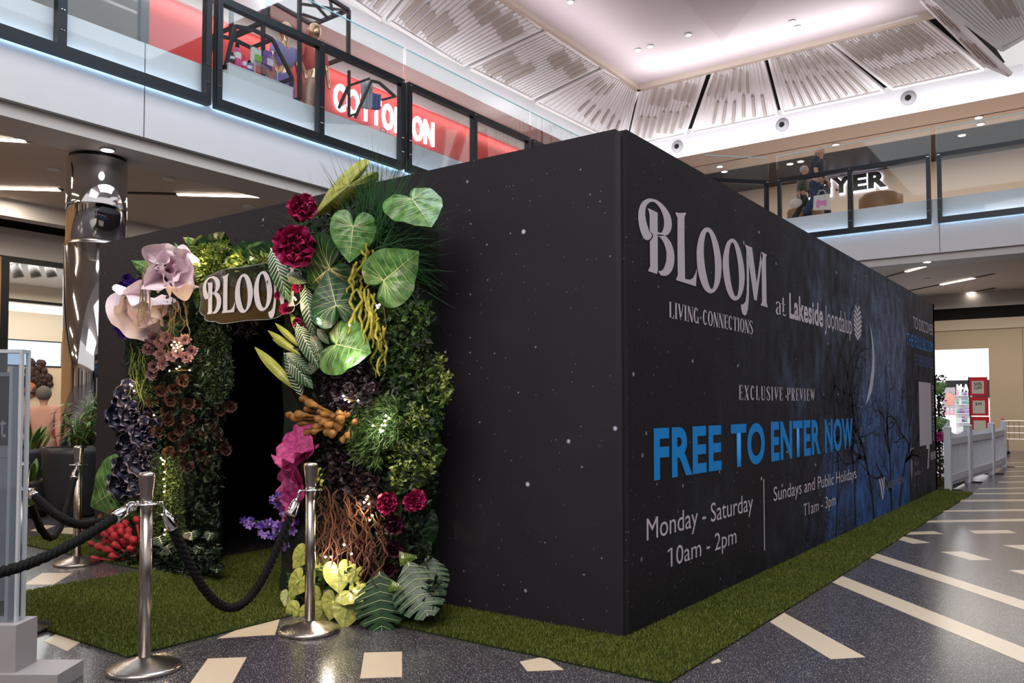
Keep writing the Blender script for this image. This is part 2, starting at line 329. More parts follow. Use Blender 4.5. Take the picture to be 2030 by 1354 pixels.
struct('ceiling_slope_right', G().poly([(XK, YK, ZK1+.12), (.35, YK, ZK1+.12), (-.25, CY+.12, ZC), (CX, CY+.12, ZC)]), BACKING)
struct('trim_8', G().box(CX-.16, CX, -14, CY+.12, ZC-.14, ZC+.02), TAUPE); struct('trim_9', G().box(CX-.16, 0, CY, CY+.16, ZC-.14, ZC+.02), TAUPE)
tri = [hitZ(1318, -40, ZC-.03), hitZ(1432, 83, ZC-.03), hitZ(1540, -40, ZC-.03)]
struct('ceiling_panel', G().hexa([(p.x, p.y, ZC-.03) for p in tri], [(p.x, p.y, ZC+.01) for p in tri]), M('ceiling_panel_paint', '#cfc3c8', .6))

RIB = M('coffer_white', '#eeeaec', .55); SLAT = M('coffer_slat_taupe', '#b9aea9', .6)
nL = Vector((ZC-ZK1, 0, -(CX-XK))).normalized(); nR = Vector((0, -(ZC-ZK1), -(YK-CY))).normalized()
def coffer(px, p0, n, nrib, groups, label):
    q = [hitP(x, y, p0, n) for x, y in px]      # tl, tr, br, bl
    t = thing('coffer_panel', label, 'ceiling panel', tuple(q[0]), 'ribbed coffer panels around the atrium ceiling'); o = q[0]
    q = [p-o for p in q]; nn = n if n.z < 0 else -n
    def B(s, v): return (q[0].lerp(q[1], s)).lerp(q[3].lerp(q[2], s), v)
    G().hexa([p-nn*.05 for p in q], [p-nn*.02 for p in q]).obj('back_plate', RIB, t)
    for a, b in ((0, 1), (1, 2), (2, 3), (3, 0)): G().bar(q[a], q[b], .07, .1, nn).obj('frame_bar', RIB, t)
    W_ = (q[1]-q[0]).length
    for k in range(nrib):
        s = (k+.5)/nrib; G().bar(B(s, .035), B(s, .965), .45*W_/nrib, .035, nn).obj('rib', RIB, t)
    for s0, s1, v0, v1, dv in groups:
        k0 = int(s0*nrib); k1 = int(s1*nrib)
        for k in range(k0, k1, 2):
            s = (k+1)/nrib; off = dv*((k-k0)/2 % 3)/3
            G().bar(B(s, min(.95, v0+off))+nn*.03, B(s, min(.96, v1+off))+nn*.03, .85*W_/nrib, .05, nn).obj('slat', SLAT, t)
    return t
PL = (XK, 0, ZK1); PR = (0, YK, ZK1)
coffer([(884, -100), (1072, 55), (914, 129), (768, 40)], PL, nL, 22, [(.06, .6, .55, .9, .12), (.45, .95, .08, .35, .1)], 'ribbed ceiling panel above the cube shaped rod frame')
coffer([(700, -230), (868, -98), (755, 38), (600, -70)], PL, nL, 20, [(.1, .9, .5, .9, .1)], 'ribbed ceiling panel cut by the top picture edge')
coffer([(1080, 62), (1186, 130), (1052, 195), (928, 133)], PL, nL, 20, [(.05, .5, .5, .9, .12), (.4, .95, .08, .32, .1)], 'ribbed ceiling panel above the last red wall bay')
coffer([(1194, 136), (1262, 172), (1236, 290), (1060, 202)], PL, nL, 20, [(.1, .5, .12, .35, .1), (.3, .9, .55, .8, .12)], 'ribbed ceiling panel left of the dark atrium corner seam')
coffer([(1272, 172), (1400, 142), (1358, 266), (1245, 290)], PR, nR, 16, [(.2, .95, .05, .32, .15), (.1, .95, .5, .85, .1)], 'ribbed ceiling panel right of the dark atrium corner seam')
coffer([(1416, 137), (1511, 114), (1541, 228), (1371, 263)], PR, nR, 16, [(.05, .75, .06, .4, .15), (.2, .95, .55, .9, .1)], 'narrow ribbed ceiling panel second from the atrium corner seam')
coffer([(1524, 110), (1636, 82), (1752, 180), (1553, 223)], PR, nR, 22, [(.1, .9, .06, .3, .15), (.1, .95, .5, .92, .08)], 'wide ribbed ceiling panel third from the atrium corner seam')
coffer([(1646, 78), (1820, 30), (1950, 136), (1770, 175)], PR, nR, 26, [(.05, .85, .06, .42, .12), (.05, .97, .62, .95, .06)], 'widest ribbed ceiling panel above the walking people')
p5 = hitP(1900, 72, PR, nR); p5 = p5+(CAM-p5)*.05; n5 = Vector((-.6, -.5, -.6)).normalized()
coffer([(1822, -6), (1846, -6), (2003, 148), (1952, 126)], tuple(p5), n5, 8, [(.1, .9, .1, .4, .1), (.1, .9, .6, .9, .05)], 'narrow foreshortened ribbed panel at the right end of the coffers')
p6 = hitZ(1985, 100, 9.3)
coffer([(1850, -4), (2100, -60), (2085, 42), (1986, 99)], tuple(p6), Vector((.1, -.75, -.66)).normalized(), 22, [(.35, .62, .2, .55, .1)], 'grey ribbed panel in the top right picture corner')
def disc_thing(name, label, cat, c, r, mat, group, n=(0, 0, -1), rim=WHITE):
    t = thing(name, label, cat, mt=face(c, n, (0, 1, 0)), group=group)
    G().lathe([(r*1.25, -.01), (r*1.25, .006), (r, .012)], 20).obj('rim', rim, t); G().lathe([(r, .011), (r*.9, .014)], 20).obj('lamp_face', mat, t); return t
DL = ME('downlight_glow', '#fff6ee', 14)
for i, (x, y) in enumerate([(1265, 99), (1289, 92), (1365, 69), (1571, 43), (1581, 54), (1131, 4)]):
    disc_thing('ceiling_downlight', ['recessed ceiling downlight left of a close pair above the corner seam', 'recessed ceiling downlight right of a close pair above the corner seam', 'single recessed ceiling downlight left of the triangular ceiling panel tip', 'upper of two ceiling downlights right of the triangular ceiling panel', 'lower of two ceiling downlights right of the triangular ceiling panel', 'recessed ceiling downlight at the top picture edge'][i], 'downlight', hitZ(x, y, ZC-.02), .07, DL, 'atrium ceiling downlights')
for i, (x, y) in enumerate([(1343, 291), (1551, 248), (1801, 195)]):
    c = hitY(x, y, YK); t = thing('air_nozzle', ['round air nozzle on the white bulkhead nearest the box', 'round air nozzle in the middle of the white bulkhead', 'round air nozzle at the right of the white bulkhead'][i], 'air vent', mt=face((c.x, YK, c.z), (0, -1, 0)), group='bulkhead air nozzles')
    G().lathe([(.19, 0), (.19, .02), (.15, .05), (.12, .06)], 24).obj('ring', M('nozzle_grey', '#9a979c', .5), t, True); G().lathe([(.085, .05), (.075, .066)], 16).obj('throat', DARK, t)
# ---- lower ceiling: slots, grooves and small lamps
SLOT = ME('slot_light_glow', '#fff1dd', 9.0)
def slot(a, b, ga, gb, lab):
    A, B_ = hitZ(*a, 4.89), hitZ(*b, 4.89); GA, GB = hitZ(*ga, 4.895), hitZ(*gb, 4.895)
    t = thing('slot_light', lab, 'ceiling light', tuple(A), 'linear slot lights'); o = A
    d = (B_-A).normalized(); GA = A-d*abs((GA-A).length); GB = B_+d*abs((GB-B_).length)
    G().bar(GA-o, GB-o, .10, .012).obj('groove', M('groove_black', '#2b2521', .7), t)
    G().bar(A-o+Vector((0, 0, -.006)), B_-o+Vector((0, 0, -.006)), .10, .016).obj('diffuser', SLOT, t)
slot((-60, 272), (50, 279), (-80, 270), (100, 283), 'bright linear slot light at the left picture edge')
slot((352, 385), (515, 389), (238, 381), (570, 391), 'long bright linear slot light right of the mirrored column')
slot((-30, 372), (118, 376), (-60, 371), (125, 376), 'dim linear slot light left of the mirrored column')
slot((1797, 538), (1860, 520), (1745, 552), (1868, 518), 'linear slot light nearest the right balcony edge')
slot((1866, 564), (1931, 551), (1806, 578), (1975, 543), 'middle of three linear slot lights above the far end of the box')
slot((1871, 591), (1932, 579), (1840, 598), (1975, 571), 'farthest linear slot light above the picket fence')
rw = struct('wall_mall_rear', G().box(-24, 16, -14, -13.8, 0, 4.9), BEIGE); struct('wall_gallery_end', G().box(-24, -7.9, -14, -13.8, 6.1, 8.96), M('end_wall_grey', '#8a8580', .7))
for k in range(20): G().box(-23+k*1.95, -22.2+k*1.95+(k % 3)*.35, -13.8, -13.76, 0, (4.2, 3.4, 3.9)[k % 3]).obj('streak_panel', [M('panel_dark', '#17181c', .5), M('panel_white', '#d8dbe2', .5), M('panel_oak', '#a77d52', .5), MATS['panel_dark'], M('panel_blue', '#8fb0c8', .5)][k % 5], rw); struct('wall_mall_side', G().box(15.8, 16, -14, 34, 0, 4.9), BEIGE)  # unseen light and dark panels, added to give the mirrored column vertical streaks
struct('trim_10', G().box(-13.2, -12.9, -14, 34, 4.6, 4.9), WHITE2)
for i, (x, y, z) in enumerate([(213, 297, 4.7), (1838, 519, 4.7)]):
    disc_thing('soffit_downlight', ['glowing soffit downlight beside the mirrored column top', 'glowing soffit downlight under the right balcony edge'][i], 'downlight', hitZ(x, y, z), .08, DL, 'soffit downlights')
for i, (x, y) in enumerate([(108, 336), (334, 355), (493, 410), (1838, 553), (1838, 586)]):
    disc_thing('ceiling_speaker', ['flat white round ceiling speaker left of the mirrored column', 'flat white round ceiling speaker right of the mirrored column', 'small white ceiling sprinkler plate above the pink paper flower', 'small white ceiling plate nearer the right balcony', 'small white ceiling plate farther under the right ceiling'][i], 'ceiling fitting', hitZ(x, y, 4.89), .08, WHITE, 'ceiling plates', rim=WHITE)
# ================================================================== EXHIBITION BOX
BW, BL, BH = 5.98, 10.515, 3.0
DX0, DX1, DZ = -4.05, -2.62, 2.18
def star_mat(name, base, nebula):
    m = bpy.data.materials.new(name); m.use_nodes = True; nt = m.node_tree; b = nt.nodes['Principled BSDF']; N = nt.nodes.new; Lk = nt.links.new
    tc = N('ShaderNodeTexCoord'); col = None
    rgb = N('ShaderNodeRGB'); rgb.outputs[0].default_value = lin(base); col = rgb.outputs[0]
    def mapr(src, a, b_, c=0, d=1):
        r = N('ShaderNodeMapRange'); r.inputs[1].default_value = a; r.inputs[2].default_value = b_; r.inputs[3].default_value = c; r.inputs[4].default_value = d; Lk(src, r.inputs[0]); return r.outputs[0]
    def mul(a, b_):
        r = N('ShaderNodeMath'); r.operation = 'MULTIPLY'; Lk(a, r.inputs[0]); Lk(b_, r.inputs[1]); return r.outputs[0]
    def mix(f, a, b_):
        x = N('ShaderNodeMix'); x.data_type = 'RGBA'; Lk(f, x.inputs[0]); Lk(a, x.inputs[6])
        if isinstance(b_, str): x.inputs[7].default_value = lin(b_)
        else: Lk(b_, x.inputs[7])
        return x.outputs[2]
    def noise(scale, detail=4, stretch=None):
        n = N('ShaderNodeTexNoise'); n.inputs['Scale'].default_value = scale; n.inputs['Detail'].default_value = detail
        if stretch:
            mp = N('ShaderNodeMapping'); mp.inputs['Scale'].default_value = stretch; Lk(tc.outputs['Object'], mp.inputs[0]); Lk(mp.outputs[0], n.inputs['Vector'])
        else: Lk(tc.outputs['Object'], n.inputs['Vector'])
        return n.outputs['Fac']
    if nebula:
        sx = N('ShaderNodeSeparateXYZ'); Lk(tc.outputs['Object'], sx.inputs[0]); Yc, Zc = sx.outputs[1], sx.outputs[2]
        # printed night forest: a blue glow patch in the far half, pale greyer sky above it
        wob = noise(1.1, 5, (1, 1, .8)); wob2 = mapr(wob, .3, .7, -1.5, 1.5)
        ad = N('ShaderNodeMath'); ad.operation = 'ADD'; Lk(Yc, ad.inputs[0]); Lk(wob2, ad.inputs[1])
        l = mapr(ad.outputs[0], 4.2, 6.2); r = mapr(ad.outputs[0], 7.9, 8.6, 1, 0); zt = mapr(Zc, 2.2, 3.1, 1, .15); gl = mul(mul(l, r), zt)
        gl2 = mul(mapr(ad.outputs[0], 1.5, 4.5), mapr(ad.outputs[0], 9.5, 11.5, 1, 0))
        fine = mapr(noise(9, 8, (1, .7, .45)), .38, .66); fine3 = mapr(noise(40, 4, (1, .8, .5)), .3, .7, .35, 1.15)
        col = mix(mul(gl2, mapr(fine, 0, 1, 0, .5)), col, '#4c5670')
        blue = mix(mapr(Zc, .3, 2.0), rgb.outputs[0], '#46577c')
        b2 = N('ShaderNodeMix'); b2.data_type = 'RGBA'; Lk(mapr(Zc, .5, 2.0), b2.inputs[0]); b2.inputs[6].default_value = lin('#3a78cc'); b2.inputs[7].default_value = lin('#7688ae')
        col = mix(mul(gl, mul(mapr(fine, 0, 1, .35, 1), fine3)), col, b2.outputs[2])
        lowz = mul(mul(mapr(ad.outputs[0], 3.2, 4.2), mapr(ad.outputs[0], 5.4, 6.2, 1, 0)), mapr(Zc, .1, 1.3, 1, 0))
        col = mix(mul(lowz, mapr(noise(30, 5), .55, .75)), col, '#4a82cc')
    for scale, lo, hi, thr, c in ((6, .05, .11, .62, '#c6cee4'), (15, .05, .12, .55, '#8f97ae'), (3.0, .02, .042, .35, '#f4f7ff'), (34, .09, .17, .75, '#6d7386')):
        v = N('ShaderNodeTexVoronoi'); v.inputs['Scale'].default_value = scale; Lk(tc.outputs['Object'], v.inputs['Vector'])
        s = N('ShaderNodeSeparateColor'); Lk(v.outputs['Color'], s.inputs[0]); g = N('ShaderNodeMath'); g.operation = 'GREATER_THAN'; g.inputs[1].default_value = thr; Lk(s.outputs[0], g.inputs[0])
        col = mix(mul(mul(mapr(v.outputs['Distance'], lo, hi, 1, 0), g.outputs[0]), s.outputs[1]), col, c)
    Lk(col, b.inputs['Base Color']); b.inputs['Roughness'].default_value = .62; b.inputs['Specular IOR Level'].default_value = .3
    n = N('ShaderNodeTexNoise'); n.inputs['Scale'].default_value = 1.6; Lk(tc.outputs['Object'], n.inputs['Vector'])
    bp = N('ShaderNodeBump'); bp.inputs['Strength'].default_value = .25; bp.inputs['Distance'].default_value = .05; Lk(n.outputs['Fac'], bp.inputs['Height']); Lk(bp.outputs[0], b.inputs['Normal'])
    return m
FAB = star_mat('starry_black_fabric', '#26222a', False); FABL = star_mat('night_forest_fabric', '#1a1820', True)
INNER = M('black_drape', '#08080a', .9)
PRINT = M('white_print', '#d6cdda', .55); BLUEP = M('blue_print', '#0d93ee', .55)
box = thing('exhibition_box', 'large black fabric exhibition box printed with stars, a moon and large lettering', 'booth')
rc = .05
g = G().box(-BW, DX0, 0, .12, 0, BH).box(DX1, -rc, 0, .12, 0, BH).box(DX0, DX1, 0, .12, DZ, BH)
fw = g.obj('front_wall', FAB, box)
lw = G().box(-.12, 0, rc, BL, 0, BH).obj('long_wall', FABL, box)
arc = [(-rc+rc*math.sin(a), rc-rc*math.cos(a)) for a in np.linspace(0, PI/2, 7)]
cg = G(); cg.band([(x, y, 0) for x, y in arc], [(x, y, BH-.015) for x, y in arc]).poly([(x, y, BH-.015) for x, y in arc]+[(-.12, .12, BH-.015)]); cg.obj('corner_fabric', FAB, box, True)
G().tube([(-.012, .016, 0), (-.0135, .0145, BH-.05)], .006, 6).obj('corner_seam', INNER, box)
side = G().box(-BW, -BW+.12, .12, BL, 0, BH).obj('side_wall', FAB, box)
G().box(-BW, 0, BL-.12, BL, 0, BH).obj('rear_wall', FAB, box)
G().box(-BW+.12, -.12, .12, BL-.12, BH-.12, BH-.06).obj('roof', INNER, box)
G().box(-BW+.13, -.13, 2.2, 2.25, 0, BH-.12).obj('inner_curtain', INNER, box)
gi = G().box(-BW+.12, DX0, .125, .14, 0, BH-.12).box(DX1, -.12, .125, .14, 0, BH-.12); gi.obj('inner_lining', INNER, box)
# ---- lettering on the long wall
XW = .003
def wt(s, y0, y1, z0, z1, mat=PRINT, off=0, sp=1.0):
    """one line of print, each word a mesh of its own"""
    def xr(q):
        me = text_mesh(q, off, sp); x = [v.co.x for v in me.vertices]; y = [v.co.y for v in me.vertices]; r = (min(x), max(x), max(y)); bpy.data.meshes.remove(me); return r
    f0, f1, ft = xr(s); k = (y1-y0)/(f1-f0); ws = s.split(' ')
    for i in range(len(ws)):
        a, b, h = xr(ws[i]); e = xr(' '.join(ws[:i+1]))[1]
        fit_text(ws[i], (XW, y0+(e-(b-a)-f0)*k, z0), (0, 1, 0), (0, 0, 1), (b-a)*k, (z1-z0)*h/ft, mat, lw, 'lettering', off, sp)
wt('FREE', .38, 1.475, .907, 1.215, BLUEP, .035, 1.08); 
wt('TO', 1.66, 2.4, .907, 1.22, BLUEP, .035, 1.08); wt('ENTER', 2.55, 3.98, .907, 1.222, BLUEP, .035, 1.08); wt('NOW', 4.14, 5.225, .907, 1.225, BLUEP, .035, 1.08)
wt('Monday - Saturday', .277, 2.11, .537, .67); wt('10am - 2pm', .612, 1.75, .327, .448)
wt('Sundays and Public Holidays', 2.60, 5.35, .56, .678); wt('11am - 3pm', 3.46, 4.5, .348, .462)
wt('Lakeside', 3.075, 4.135, 2.142, 2.36, off=.028, sp=1.03); wt('Joondalup', 4.19, 5.25, 2.14, 2.36)
wt('TO DISCOVER', 8.74, 10.36, 2.48, 2.65); wt('THE FULL BLOOM', 8.25, 10.33, 2.205, 2.375, BLUEP); wt('EXPERIENCE', 8.84, 10.345, 1.95, 2.11, M('violet_blue_print', '#4a62a8', .55))
wt('LASERVISION', 6.81, 7.88, .318, .405, M('grey_print', '#8e8896', .55))
wt('City of', 8.62, 8.95, .505, .56, MATS['grey_print']); wt('Joondalup', 8.6, 9.1, .36, .44, MATS['grey_print'])
wt('NEWS', 9.95, 10.4, .52, .64, PRINT, .02)
fit_text('BOOK NOW', (XW, 10.17, 1.68), (0, 0, -1), (0, 1, 0), .88, .13, PRINT, lw, n=(1, 0, 0))
def flag(y, z, h): G().poly([(XW, y-.045*h/.12, z+h*.80), (XW, y+.002, z+h*.90), (XW, y+.002, z+h), (XW, y-.045*h/.12, z+h*.90)]).obj('lettering', PRINT, lw)
flag(.612, .327, .121); flag(3.46, .348, .114); flag(3.46+1.04*.072, .348, .114)
G().poly([(XW, 2.355, .185), (XW, 2.375, .185), (XW, 2.375, .76), (XW, 2.355, .76)]).obj('divider_line', PRINT, lw)
G().hexa([(.001, 9.085, .765), (.001, 10.07, .765), (.001, 10.07, 1.715), (.001, 9.085, 1.715)], [(.004, 9.085, .765), (.004, 10.07, .765), (.004, 10.07, 1.715), (.004, 9.085, 1.715)]).obj('white_square', M('white_square_print', '#c8c2cc', .6), lw)
v3 = lambda pts: [(XW, y, z) for y, z in pts]
e = G()   # V mark, shield mark, numeral mark
e.poly(v3([(6.43, .47), (6.5, .47), (6.66, .23), (6.6, .2)])).poly(v3([(6.55, .47), (6.62, .47), (6.68, .3), (6.65, .3)])).poly(v3([(6.68, .48), (6.74, .48), (6.69, .26), (6.66, .26)])); e.obj('v_logo', PRINT, lw)
G().poly(v3([(8.36, .58), (8.42, .62), (8.5, .58), (8.52, .48), (8.47, .38), (8.42, .3), (8.39, .4), (8.35, .48)])).obj('shield_logo', MATS['grey_print'], lw)
G().poly(v3([(8.36, .73), (8.62, .75), (8.62, .77), (8.36, .755)])).obj('small_print_line', MATS['grey_print'], lw)
e = G(); e.poly(v3([(9.6, .79), (9.86, .79), (9.86, .70), (9.74, .40), (9.64, .40), (9.77, .70), (9.6, .70)])); e.obj('numeral_logo', PRINT, lw)
e = G()   # leaf emblem made of chevrons
for k in range(7):
    z = 2.09+k*.052; w = .19*math.sqrt(max(.08, 1-((z+.02-2.25)/.21)**2))
    e.poly(v3([(5.515-w, z+.05+.01), (5.515-w*.8, z+.085), (5.515, z+.035), (5.515, z-.005)])).poly(v3([(5.515, z+.005), (5.515, z+.045), (5.515+w*.8, z+.095), (5.515+w, z+.07)]))
e.obj('leaf_emblem', PRINT, lw)
# BLOOM word mark, outlines traced and laid on the wall
def zA(p): return hitX(1255+p[0]/6.156, 380+p[1]/6.156, 0)
def zB(p): return hitX(1370+p[0]/6.156, 430+p[1]/6.156, 0)
def smooth(pts, n=40, closed=False):
    pts = [Vector((*p, 0)) for p in pts]; 
    if closed: pts = pts+[pts[0]]
    out = []; m = len(pts); seg = max(2, n//(m-1))
    for i in range(m-1):
        p1, p2 = pts[i], pts[i+1]
        if closed: p0 = pts[i-1] if i else pts[m-2]; p3 = pts[i+2] if i+2 < m else pts[1]
        else: p0 = pts[i-1] if i else p1; p3 = pts[i+2] if i+2 < m else p2
        for k in range(seg):
            t = k/seg; out.append(.5*((2*p1)+(p2-p0)*t+(2*p0-5*p1+4*p2-p3)*t*t+(3*p1-p0-3*p2+p3)*t**3))
    out.append(pts[-1]); return [(p.x, p.y) for p in out]
def resamp(pts, n):
    P = np.array(pts, float); d = np.r_[0, np.cumsum(np.linalg.norm(np.diff(P, axis=0), axis=1))]; t = np.linspace(0, d[-1], n)
    return list(zip(np.interp(t, d, P[:, 0]), np.interp(t, d, P[:, 1])))
LETTERS = {}
def L2(fn, pts): return [(q.y, q.z) for q in (fn(p) for p in pts)]
def band2(fn, a, b, n=48, closed=False): return ('band', L2(fn, resamp(smooth(a, 80, closed), n)), L2(fn, resamp(smooth(b, 80, closed), n)))
LETTERS['B'] = [band2(zA, [(222, 548), (205, 580), (170, 592), (130, 575), (95, 510), (70, 420), (58, 330), (62, 240), (85, 160), (125, 110), (180, 85), (235, 88), (300, 112), (365, 165), (420, 235), (455, 310), (468, 390), (460, 460), (430, 515), (385, 538), (297, 540)],
                              [(228, 535), (215, 510), (190, 475), (165, 400), (147, 320), (143, 250), (155, 180), (180, 145), (215, 125), (255, 130), (300, 170), (340, 235), (365, 310), (373, 380), (365, 450), (345, 495), (322, 503), (297, 490)], 60),
                ('poly', L2(zA, [(172, 203), (200, 210), (295, 258), (297, 968), (330, 1018), (180, 970), (183, 950), (203, 915), (200, 605), (222, 580), (240, 545), (234, 518), (204, 488), (197, 460), (197, 300), (190, 250)])),
                band2(zA, [(292, 520), (345, 528), (385, 538), (420, 570), (460, 630), (488, 710), (500, 800), (492, 890), (470, 960), (430, 1010), (385, 1028), (330, 1018), (290, 1003)],
                      [(292, 540), (335, 570), (375, 640), (398, 720), (402, 790), (395, 860), (372, 930), (345, 962), (320, 970), (292, 968)])]
LETTERS['L'] = [('poly', L2(zA, [(512, 252), (575, 262), (640, 255), (640, 270), (622, 310), (622, 600), (630, 1065), (690, 1075), (725, 1055), (750, 1010), (772, 945), (775, 960), (762, 1155), (522, 1080), (522, 1062), (540, 1020), (537, 800), (537, 320), (515, 270)]))]
LETTERS['O'] = [band2(zB, [(187, 127), (130, 165), (88, 260), (65, 390), (63, 480), (72, 620), (105, 770), (160, 890), (210, 928), (240, 935), (290, 905), (335, 830), (360, 720), (368, 600), (360, 490), (335, 360), (295, 240), (245, 155)],
                      [(195, 178), (172, 215), (155, 310), (150, 430), (155, 520), (172, 650), (205, 800), (232, 872), (245, 885), (262, 868), (280, 790), (287, 670), (285, 560), (272, 430), (248, 300), (220, 205)], 60, True)]
LETTERS['Q'] = [band2(zB, [(493, 264), (440, 300), (405, 390), (385, 500), (382, 600), (395, 740), (425, 880), (470, 980), (510, 1015), (540, 1022), (590, 990), (630, 900), (648, 780), (648, 680), (632, 550), (600, 410), (560, 315), (525, 275)],
                      [(497, 308), (475, 345), (460, 430), (456, 530), (462, 640), (480, 790), (505, 900), (530, 965), (545, 972), (562, 955), (576, 870), (580, 760), (575, 640), (558, 500), (535, 390), (515, 325)], 60, True)]
LETTERS['M'] = [('poly', L2(zB, [(652, 335), (668, 400), (672, 560), (676, 800), (673, 930), (660, 1030), (635, 1065), (603, 1072), (608, 1130), (625, 1185), (650, 1207), (672, 1190), (688, 1130), (697, 1040), (703, 900), (703, 760), (700, 560), (692, 500)])),
                ('poly', L2(zB, [(652, 335), (740, 375), (797, 808), (797, 1022), (765, 1012), (692, 520), (668, 400)])),
                ('poly', L2(zB, [(797, 808), (848, 425), (870, 470), (856, 560), (797, 1022)])),
                ('poly', L2(zB, [(848, 425), (920, 460), (908, 500), (912, 700), (917, 1040), (932, 1105), (845, 1080), (848, 1068), (862, 1040), (856, 560)]))]
def bloom_letter(k, fn):
    g = G()
    for s in LETTERS[k]:
        if s[0] == 'poly':
            P = s[1]; a = sum(P[i][0]*P[(i+1) % len(P)][1]-P[(i+1) % len(P)][0]*P[i][1] for i in range(len(P)))
            g.poly([fn(*p) for p in (P if a > 0 else P[::-1])])
        else: g.band([fn(*p) for p in s[1]], [fn(*p) for p in s[2]])
    return g
for k in 'BLOQM': bloom_letter(k, lambda y, z: (XW, y, z)).obj('lettering', PRINT, lw)
# ---- serif capitals for the small lines
def rect(x0, y0, x1, y1): return [(x0, y0), (x1, y0), (x1, y1), (x0, y1)]
def cband(pts, wd):
    pts = smooth(pts, 32); n = len(pts); w = np.interp(np.linspace(0, 1, n), np.linspace(0, 1, len(wd)), wd); out = []
    for i in range(n-1):
        q = []
        for j in (i, i+1):
            a = pts[max(j-1, 0)]; b = pts[min(j+1, n-1)]; dx, dy = b[0]-a[0], b[1]-a[1]; l = math.hypot(dx, dy) or 1; nx, ny = -dy/l*w[j]/2, dx/l*w[j]/2
            q.append(((pts[j][0]+nx, pts[j][1]+ny), (pts[j][0]-nx, pts[j][1]-ny)))
        out.append([q[0][1], q[1][1], q[1][0], q[0][0]])
    return out
def ring(w, a0, a1, tk=.13, tn=.045, n=9):
    pts = [(w/2+(w/2-tk/2)*math.cos(a), .5+.475*math.sin(a)) for a in np.linspace(a0, a1, n)]; return cband(pts, [tn+(tk-tn)*abs(math.cos(a)) for a in np.linspace(a0, a1, n)])
def stem(x, t=.13): return [rect(x, 0, x+t, 1), rect(x-.05, 0, x+t+.05, .035), rect(x-.05, .965, x+t+.05, 1)]
def dg(x0, x1, t): return [[(x1, 0), (x1+t, 0), (x0+t, 1), (x0, 1)]]
GL = {'L': (stem(.05)+[rect(.05, 0, .42, .05), rect(.38, 0, .42, .22)], .46), 'I': (stem(.05), .28),
      'V': (dg(0, .17, .13)+[[(.17, 0), (.25, 0), (.46, 1), (.41, 1)], rect(-.03, .965, .17, 1), rect(.36, .965, .52, 1)], .5),
      'N': ([rect(.04, 0, .08, 1), rect(.43, 0, .47, 1), rect(-.02, 0, .14, .035), rect(.37, .965, .53, 1)]+dg(.02, .34, .14), .54),
      'C': (ring(.46, .75, 2*PI-.75), .48), 'G': (ring(.48, .75, 2*PI-.5)+[rect(.36, 0, .46, .42), rect(.28, .39, .5, .42)], .53), 'O': (ring(.5, 0, 2*PI, n=17), .53),
      'E': (stem(.05)+[rect(.1, 0, .42, .05), rect(.1, .95, .42, 1), rect(.1, .48, .34, .52), rect(.38, 0, .42, .2), rect(.38, .8, .42, 1), rect(.31, .4, .34, .6)], .46),
      'T': ([rect(.17, 0, .3, 1), rect(.1, 0, .37, .035), rect(0, .95, .47, 1), rect(0, .78, .035, 1), rect(.435, .78, .47, 1)], .49),
      'S': (cband([(.4, .78), (.36, .93), (.22, .975), (.08, .88), (.07, .72), (.2, .57), (.32, .43), (.39, .26), (.32, .07), (.18, .025), (.06, .1), (.03, .26)], [.05, .05, .05, .1, .13, .14, .13, .1, .05, .05, .05]), .45),
      'X': (dg(.02, .32, .14)+[[(.02, 0), (.07, 0), (.46, 1), (.41, 1)], rect(-.03, 0, .13, .035), rect(.35, .965, .52, 1)], .52),
      'U': ([rect(.05, .25, .18, 1), rect(.4, .25, .44, 1), rect(0, .965, .23, 1), rect(.34, .965, .5, 1)]+cband([(.115, .3), (.13, .1), (.25, .03), (.38, .1), (.42, .3)], [.13, .1, .06, .05, .04]), .52),
      'P': (stem(.05)+cband([(.12, .975), (.3, .97), (.39, .86), (.4, .74), (.37, .6), (.28, .5), (.12, .49)], [.04, .05, .11, .13, .11, .05, .04]), .46),
      'R': (stem(.05)+cband([(.12, .975), (.3, .97), (.38, .86), (.39, .76), (.36, .63), (.27, .54), (.12, .53)], [.04, .05, .11, .13, .11, .05, .04])+[[(.34, 0), (.5, 0), (.32, .53), (.2, .53)]], .5),
      'W': (dg(0, .15, .12)+[[(.15, 0), (.23, 0), (.36, 1), (.32, 1)]]+dg(.27, .42, .12)+[[(.42, 0), (.5, 0), (.65, 1), (.61, 1)], rect(-.03, .965, .16, 1), rect(.57, .965, .7, 1)], .72), ' ': ([], .3)}
def serif_line(s, y0, y1, z0, z1, gap=.02):
    tot = sum(GL[c][1]+gap for c in s)-gap; k = (y1-y0)/tot; x = 0; h = z1-z0
    for c in s:
        if c != ' ':
            g = G()
            for P in GL[c][0]:
                a = sum(P[i][0]*P[(i+1) % len(P)][1]-P[(i+1) % len(P)][0]*P[i][1] for i in range(len(P)))
                g.poly([(XW, y0+(x+p[0])*k, z0+p[1]*h) for p in (P if a > 0 else P[::-1])])
            g.obj('lettering', PRINT, lw)
        x += GL[c][1]+gap
serif_line('LIVING CONNECTIONS', .61, 2.152, 1.923, 2.03); serif_line('EXCLUSIVE PREVIEW', 1.83, 3.825, 1.40, 1.515, .12)
e = G()
